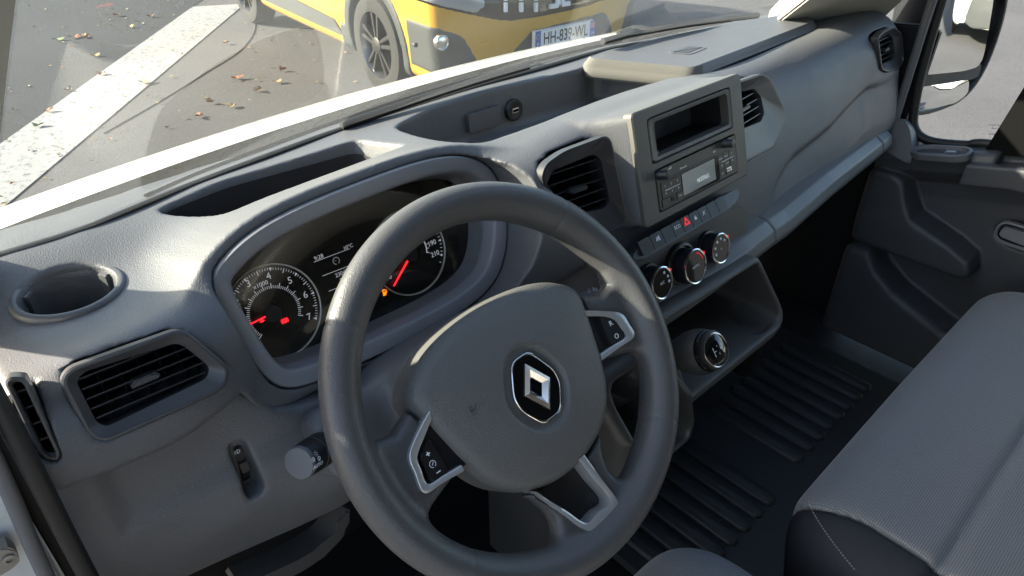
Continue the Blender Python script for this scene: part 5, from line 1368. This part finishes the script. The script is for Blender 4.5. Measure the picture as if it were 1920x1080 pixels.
# ================================================================== outside: ground, line, leaves
def asphalt(name, c0, c1, rough=.85, scale=60.0):
    m, N, L, B = nmat(name); tc = N.new('ShaderNodeTexCoord')
    n1 = N.new('ShaderNodeTexNoise'); n1.inputs['Scale'].default_value = scale; n1.inputs['Detail'].default_value = 8; n1.inputs['Roughness'].default_value = .7
    n2 = N.new('ShaderNodeTexNoise'); n2.inputs['Scale'].default_value = .9; n2.inputs['Detail'].default_value = 4
    for n in (n1, n2): L.new(tc.outputs['Object'], n.inputs['Vector'])
    ad = N.new('ShaderNodeMath'); ad.operation = 'MULTIPLY_ADD'; L.new(n1.outputs['Fac'], ad.inputs[0]); ad.inputs[1].default_value = .65; 
    ml = N.new('ShaderNodeMath'); ml.operation = 'MULTIPLY'; L.new(n2.outputs['Fac'], ml.inputs[0]); ml.inputs[1].default_value = .35; L.new(ml.outputs['Value'], ad.inputs[2])
    rp = N.new('ShaderNodeValToRGB'); rp.color_ramp.elements[0].position = .33; rp.color_ramp.elements[0].color = (*c0, 1); rp.color_ramp.elements[1].position = .66; rp.color_ramp.elements[1].color = (*c1, 1)
    L.new(ad.outputs['Value'], rp.inputs['Fac']); L.new(rp.outputs['Color'], B.inputs['Base Color']); B.inputs['Roughness'].default_value = rough; B.inputs['Specular IOR Level'].default_value = .25
    bp = N.new('ShaderNodeBump'); bp.inputs['Strength'].default_value = .5; bp.inputs['Distance'].default_value = .01; L.new(n1.outputs['Fac'], bp.inputs['Height']); L.new(bp.outputs['Normal'], B.inputs['Normal'])
    return m
M_ASPH = asphalt('worn_asphalt', (0.066, 0.065, 0.066), (0.122, 0.119, 0.119))
M_ASPD = asphalt('dark_asphalt', (0.018, 0.021, 0.025), (0.042, 0.046, 0.052))
gnd = mk('ground', [(-400, -400, GZ), (400, -400, GZ), (400, 400, GZ), (-400, 400, GZ)], [(0, 1, 2, 3)], M_ASPH); tag(gnd, kind='structure')
M_LINE, N_, L_, B_ = nmat('worn_white_paint'); tc = N_.new('ShaderNodeTexCoord')
n1 = N_.new('ShaderNodeTexNoise'); n1.inputs['Scale'].default_value = 26; n1.inputs['Detail'].default_value = 9; n1.inputs['Roughness'].default_value = .72; L_.new(tc.outputs['Object'], n1.inputs['Vector'])
rp = N_.new('ShaderNodeValToRGB'); rp.color_ramp.elements[0].position = .36; rp.color_ramp.elements[0].color = (.10, .098, .095, 1); rp.color_ramp.elements[1].position = .47; rp.color_ramp.elements[1].color = (.26, .265, .265, 1)
L_.new(n1.outputs['Fac'], rp.inputs['Fac']); L_.new(rp.outputs['Color'], B_.inputs['Base Color']); B_.inputs['Roughness'].default_value = .8
def gp(px, py, h=0.0): return on(px, py, 'z', GZ+h)
la, lb, lc, ld = gp(-60, 315), gp(361.6, 13.6), gp(459, 8), gp(30, 371)
l0 = lb+(lb-la)*.02; l1 = lc+(lc-ld)*.0
wlq = [la-(lb-la)*.25, lb, lc, ld-(lc-ld)*.25]
wl_o = mk('white_line', [(p[0], p[1], GZ+.006) for p in wlq], [(0, 3, 2, 1)], M_LINE); tag(wl_o, kind='structure')
dq = [wlq[0], lb, lb+(lb-wlq[0])*3, wlq[0]+np.array((-12, 26, 0)), wlq[0]+np.array((-6, 3, 0))]
dk = mk('road', [(p[0], p[1], GZ+.004) for p in dq], [tuple(range(5))], M_ASPD); tag(dk, kind='structure')
for p in dk.data.polygons: p.flip() if p.normal.z < 0 else None
for p in wl_o.data.polygons: p.flip() if p.normal.z < 0 else None
cr = smoothpath([gp(*p, .004) for p in ((195, 250), (300, 190), (380, 140), (450, 95), (478, 55), (472, 20))], 8)
tag(tube('road_crack', cr, .0035, M_ASPD, None, 5), kind='structure')
random.seed(7)
M_LEAF = []
for i, c in enumerate(((.20, .075, .03), (.24, .15, .06), (.15, .10, .055), (.27, .21, .09), (.12, .15, .06))):
    M_LEAF.append(simple('dry_leaf_%s' % 'abcde'[i], c, .7))
def leafmesh(k, s):
    bm = bmesh.new(); n = 9; rim = []
    for i in range(n):
        t = 2*math.pi*i/n; r = s*(1+.35*math.cos(3*t+k)+.15*random.random()); rim.append(bm.verts.new((r*math.cos(t), r*.75*math.sin(t), .012*random.random()+.02*abs(math.cos(t)))))
    c = bm.verts.new((0, 0, .006))
    for i in range(n): bm.faces.new((c, rim[i], rim[(i+1) % n]))
    me = bpy.data.meshes.new('leaf'); bm.to_mesh(me); bm.free(); return me
big = [((190, 140), 0), ((141, 71), 0), ((272, 156), 1), ((445, 148), 0), ((373, 219), 0), ((395, 193), 1), ((435, 200), 3), ((283, 32), 0), ((110, 76), 4), ((423, 82), 1), ((530, 132), 0), ((92, 210), 0), ((520, 155), 1), ((160, 70), 1), ((220, 30), 2), ((245, 52), 1), ((485, 170), 2), ((72, 237), 4), ((180, 106), 1), ((130, 170), 2)]
for i, ((x, y), c) in enumerate(big):
    p = gp(x, y, .008); me = leafmesh(i, .028+.018*random.random()); me.materials.append(M_LEAF[c])
    o = bpy.data.objects.new('fallen_leaf', me); COL.objects.link(o); o.location = p; o.rotation_euler = (0, 0, random.random()*6)
    tag(o, 'dry %s leaf lying on the %s' % (('rust brown', 'tan', 'dull brown', 'yellow', 'green')[c], 'dark asphalt beyond the white line' if y < 272-.715*x else ('worn white line' if y < 396-.85*x else 'grey ground ahead of the bonnet')), 'leaf', 'larger fallen leaves')
lv = [o for o in COL.objects if o.name.startswith('fallen_leaf')]
for lab in {o['label'] for o in lv}:
    same = [(o, big[k][0]) for k, o in enumerate(lv) if o['label'] == lab]
    if len(same) > 1:
        same.sort(key=lambda t: t[1][0]); names = ['leftmost', 'rightmost'] if len(same) == 2 else ['leftmost'] + ['middle']*(len(same)-2) + ['rightmost']
        for (o, _), w_ in zip(same, names): o['label'] = lab + ', ' + w_ + ' such'
bm = bmesh.new(); mi = []
for i in range(1800):
    x, y = random.uniform(-3, 9), random.uniform(2.0, 14)
    s = random.uniform(.008, .022); t = random.random()*6; q = [bm.verts.new((x+s*math.cos(t+u)*(1 if k % 2 else .6), y+s*math.sin(t+u)*(1 if k % 2 else .6), GZ+.009+random.random()*.012)) for k, u in enumerate((0, 1.2, 2.6, 3.7, 5.1))]
    f = bm.faces.new(q); f.material_index = random.randrange(5)
me = bpy.data.meshes.new('leaf_litter'); bm.to_mesh(me); bm.free()
for m in M_LEAF: me.materials.append(m)
lo_ = bpy.data.objects.new('leaf_litter', me); COL.objects.link(lo_); tag(lo_, 'small dry leaves scattered over the parking ground', 'leaves', kind='stuff')

# ================================================================== parked cars
def carpaint(name, c):
    m = simple(name, c, .3, 0, .5); b = m.node_tree.nodes['Principled BSDF']; b.inputs['Coat Weight'].default_value = .8; b.inputs['Coat Roughness'].default_value = .05; return m
M_YEL = carpaint('ochre_yellow_paint', (0.52, 0.29, 0.025))
M_CLAD = plastic('car_cladding', (0.045, 0.050, 0.050), .6, .4, grain=.2, gscale=150)
M_TYRE = plastic('tyre_rubber', (0.030, 0.030, 0.029), .8, .3)
M_RIM = simple('dark_alloy', (0.10, 0.10, 0.10), .35, .8)
M_ALLOY = simple('alloy_silver', (0.22, 0.22, 0.22), .3, .9)
M_CGLASS = simple('car_window', (0.012, 0.014, 0.015), .04, 0, .6)
PM = (on(997.5, 74.6, 'z', -.735)+on(1108.8, 51.5, 'z', -.735))/2
PD = on(1108.8, 51.5, 'z', -.735)-on(997.5, 74.6, 'z', -.735); PD /= np.linalg.norm(PD)
FCF = Frame((PM[0], PM[1], GZ), A=PD, N=(PD[1], -PD[0], 0))          # front of the yellow car: a to its left, b up, c ahead
assert FCF.N[1] < 0
CW, CWB, CV = .885, 2.62, .97
def car_sdf(g):
    U, V_, W = g.X, g.Y, g.Z
    prof = [(.03, .22), (.0, .40), (.0, .62), (.03, .74), (.16, .86), (.45, .93), (1.10, 1.02), (1.85, 1.46), (2.3, 1.54), (3.3, 1.54), (3.95, 1.12), (4.12, .95), (4.15, .40), (4.05, .24), (3.0, .20), (1.0, .20)]
    side = sdpoly((V_[0]+0*W[0]), (W[0]+0*V_[0]), ccw(prof))[None, :, :]
    hw = CW-.16*np.clip((W-.98)/.55, 0, 1)-.02*np.clip((.55-W)/.4, 0, 1)
    vf = .16*(np.abs(U)/CW)**3.2+.05*(np.abs(U)/CW)**2
    F = smax(side, np.abs(U)-hw, .10); F = smax(F, vf-V_+0*W, .05)
    # creased shoulder of the bonnet and bumper
    for vc in (CV, CV+CWB):
        r = np.sqrt((V_-vc)**2+(W-.335)**2); F = smax(F, -np.maximum(r-.385, .60-np.abs(U)), .01)
    return F
def masked(g, F, mask, grow=.008): return smax(F-grow, mask, .006)
def wheel_parts(parent, f, R=.335):
    """wheel whose axle runs along f.N"""
    w = part_empty('wheel', parent)
    lathe('tyre', f, [(R*.62, -.10), (R*.70, -.105), (R*.95, -.095), (R, -.07), (R, .07), (R*.95, .095), (R*.74, .103), (R*.67, .098)], M_TYRE, w, 48)
    lathe('rim', f, [(R*.68, .098), (R*.665, .085), (R*.62, .06), (R*.60, .02)], M_ALLOY, w, 40); lathe('rim_dish', f, [(R*.62, .035), (0, .03)], M_TYRE, w, 32)
    for k in range(5):
        t = 2*math.pi*k/5+.3; u = np.array([math.cos(t), math.sin(t)]); n = np.array([-u[1], u[0]])
        for s in (-1, 1):
            q = [u*.03+n*s*.012-n*.012, u*R*.66+n*s*.040-n*.015, u*R*.66+n*s*.040+n*.015, u*.03+n*s*.012+n*.012]
            fprism('spoke', f, q, .045, .085, M_RIM, w, .004)
    lathe('hub_cap', f, [(.055, .05), (.055, .088), (.045, .092), (0, .094)], M_RIM, w, 24)
    return w
yc_ = thing('yellow_car', tuple(FCF.pt(0, 0, -2.0)), 'ochre yellow car with grey cladding parked facing the van ahead', 'car', None)
gC = Grid((-.98, -.05, .14), (.98, 4.25, 1.60), .02); FCAR = car_sdf(gC)
cxf = lambda f: (lambda V: f.P+V[:, :1]*f.A-V[:, 1:2]*f.N+V[:, 2:3]*np.array([0, 0, 1.0]))
U, V_, W = gC.X, gC.Y, gC.Z
def fr_poly(q, c=-.05): return [(float(a), float(b)) for a, b in ccw([FCF.px(x, y, c) for x, y in q])]
def mask2(q): return sdpoly(U[:, 0, :], W[:, 0, :], resample(rounded(q, .02), 40))[:, None, :]+0*V_
fog = fr_poly([(804, 54), (822, 53), (862, 64), (884, 108), (880, 140), (800, 145)], -.15); fogR = [(-a, b) for a, b in fog][::-1]
low = fr_poly([(950, 104), (988, 56), (1124, 20), (1137, 26), (1152, 75), (1155, 110), (1010, 135), (962, 128)])
cab = np.maximum(np.maximum(1.03-W, np.abs(U)-10)+0*V_, 0*V_)
glassmask = np.maximum(1.06-W+0*V_+0*U, W-1.48+0*V_+0*U)
gC.build('body', FCAR.astype(np.float32), M_YEL, yc_, 1, cxf(FCF))
gC.build('windows', masked(gC, FCAR, np.maximum(glassmask, 1.25-V_+0*U+0*W), .006).astype(np.float32), M_CGLASS, yc_, 1, cxf(FCF))
gF = Grid((-.96, -.06, .14), (.96, 1.5, .98), .012); U, V_, W = gF.X, gF.Y, gF.Z; FF = car_sdf(gF)
arch = np.sqrt((V_-CV)**2+(W-.335)**2)-.455; arch = np.maximum(arch, .55-np.abs(U))
sill = np.maximum(W-.40, 1.2-V_)+0*U
frontonly = V_-.50+0*U+0*W
gF.build('arch_cladding', masked(gF, FF, np.minimum(arch, sill), .010).astype(np.float32), M_CLAD, yc_, 1, cxf(FCF))
gF.build('bumper_insert', masked(gF, FF, np.maximum(mask2(low), frontonly), .005).astype(np.float32), M_CLAD, yc_, 1, cxf(FCF))
gF.build('fog_surround', masked(gF, FF, np.maximum(mask2(fog), frontonly), .005).astype(np.float32), M_CLAD, yc_, 1, cxf(FCF)); gF.build('fog_surround', masked(gF, FF, np.maximum(mask2(fogR), frontonly), .005).astype(np.float32), M_CLAD, yc_, 1, cxf(FCF))
gl_ = fr_poly([(760, -20), (770, 0), (850, 24), (942, 40), (1000, 31), (1080, 14), (1142, -4), (1160, -30), (1100, -60), (850, -60)])
gF.build('grille_band', masked(gF, FF, np.maximum(mask2(gl_), V_-.45+0*U+0*W), .006).astype(np.float32), M_GLOSS, yc_, 1, cxf(FCF))
hl_ = fr_poly([(775, -20), (790, 2), (850, 20), (898, 28), (915, 10), (900, -30)]); hlR = [(-a, b) for a, b in hl_][::-1]
M_HEADL = simple('headlamp_glass', (0.35, 0.37, 0.38), .12, .3, .6)
for q in (hl_, hlR): gF.build('headlamp', masked(gF, FF, np.maximum(mask2(q), V_-.55+0*U+0*W), .010).astype(np.float32), M_HEADL, yc_, 1, cxf(FCF))
sb = np.maximum(np.maximum(np.abs(W-.47)-.05, 1.45-V_), .70-np.abs(U))
def fz(px, py, c): a, b = FCF.px(px, py, c); return FCF.shift(a, b, c)
lamp = fz(828, 80, -.12); lathe('fog_lamp', lamp, [(.046, -.02), (.046, .012), (.040, .016), (.034, .010), (.02, .014), (0, .016)], M_CHROME, yc_, 28)
sn = fz(779, 84, -.17); lathe('parking_sensor', sn, [(.014, -.02), (.014, .008), (0, .009)], M_CLAD, yc_, 18)
# number plate
FPL = Frame((PM[0], PM[1], PM[2]), A=PD, N=FCF.N).shift(0, 0, .030)
pl = fprism('number_plate', FPL, rect(-.26, .26, -.055, .055, .008), -.03, .004, M_WHITEINK, yc_, .001)
M_BLUE = simple('plate_blue', (0.03, 0.09, 0.36), .5); M_INK = simple('plate_black', (.015, .015, .016), .5)
fbox('blue_band', FPL, -.26, -.215, -.055, .055, .0035, .0048, M_BLUE, pl, 0); fbox('blue_band', FPL, .215, .26, -.055, .055, .0035, .0048, M_BLUE, pl, 0)
ftext('lettering', FPL, 'F', -.2375, -.030, .036, M_WHITEINK, pl, .0052); ftext('lettering', FPL, '14', .2375, -.026, .034, M_WHITEINK, pl, .0052)
M_PINK = simple('plate_region_mark', (.55, .22, .24), .5); fbox('region_mark', FPL, .220, .255, .008, .046, .0047, .0054, M_PINK, pl, 0)
ticks('star_ring', FPL.shift(-.2375, .020), .012, .016, list(range(0, 360, 30)), .005, pl, .0054, simple('plate_star', (.6, .5, .08), .5))
ftext('lettering', FPL, 'HH-839-WL', 0, -.001, .105, M_INK, pl, .0050, sx=.72, bold=.0012)
# pale badge strokes in the grille
for x, w in ((948, .010), (977, .012), (1004.5, .012)):
    f = fz(x, 8, -.008); fbox('badge_stroke', f, -w, w, -.045, .010, -.01, .012, M_WHITEINK, yc_, .002); fbox('badge_stroke', f, -w, w, .022, .075, -.01, .012, M_WHITEINK, yc_, .002)
f = fz(1050, 4, .002)
fprism('badge_link', f, [(-.085, -.030), (-.02, -.030), (.0, -.005), (.0, .06), (-.03, .06), (-.03, .004), (-.036, -.004), (-.085, -.004)], -.012, .010, M_WHITEINK, yc_, .002)
fprism('badge_link', f, [(.085, -.030), (.02, -.030), (.006, -.012), (.006, .06), (.03, .06), (.03, .004), (.036, -.004), (.085, -.004)], -.012, .010, M_WHITEINK, yc_, .002)
for s in (-1, 1):
    for vc in (CV, CV+CWB): wheel_parts(yc_, Frame(FCF.pt(s*(CW-.10), .335, -vc), A=-FCF.N*s, N=FCF.A*s))
# door line with a raised grey panel
slab('door_cladding', [FCF.pt(-CW-.004, .30, -1.45), FCF.pt(-CW-.004, .30, -3.1), FCF.pt(-CW-.004, .46, -3.1), FCF.pt(-CW-.004, .40, -1.6)], .012, M_CLAD, yc_, .003)

# other parked cars, seen in the mirror and at the edge of the windscreen: the same body in other colours
def other_car(name, label, pos, head, paint):
    o = thing(name, (pos[0], pos[1], GZ), label, 'car', 'other parked cars')
    h = np.array([math.cos(head), math.sin(head), 0]); f = Frame((pos[0], pos[1], GZ), A=(-h[1]*1.0, h[0], 0), N=h)
    f = Frame((pos[0], pos[1], GZ), A=np.cross((0, 0, 1), h), N=h)
    src = {c.name.split('.')[0]: c for c in yc_.children}
    R_ = np.stack([f.A, f.B, f.N], 1) @ np.linalg.inv(np.stack([FCF.A, FCF.B, FCF.N], 1)); t = f.P-R_@FCF.P
    M4 = Matrix(((*R_[0], t[0]), (*R_[1], t[1]), (*R_[2], t[2]), (0, 0, 0, 1)))
    for c in yc_.children:
        if c.type != 'MESH' or c.name.split('.')[0] not in ('body', 'windows', 'grille_band', 'headlamp', 'bumper_insert'): continue
        d = c.copy()
        if c.name.startswith('body'): d.data = c.data.copy(); d.data.materials[0] = paint
        COL.objects.link(d); d.parent = o; d.matrix_parent_inverse = Matrix.Translation(-o.location) @ M4
    for w in [c for c in yc_.children if c.type == 'EMPTY']:
        we = bpy.data.objects.new('wheel', None); COL.objects.link(we); setp(we, o)
        for k in w.children:
            if k.name.split('.')[0] in ('tyre', 'rim', 'rim_dish'):
                d = k.copy(); COL.objects.link(d); d.parent = we; d.matrix_parent_inverse = M4
    return o
other_car('white_car', 'white car reflected in the large glass of the outside mirror', (7.2, -2.9), math.radians(150), M_WHITE)
other_car('white_car', 'white car farther back in the mirror reflection', (10.5, -6.0), math.radians(140), M_WHITE)
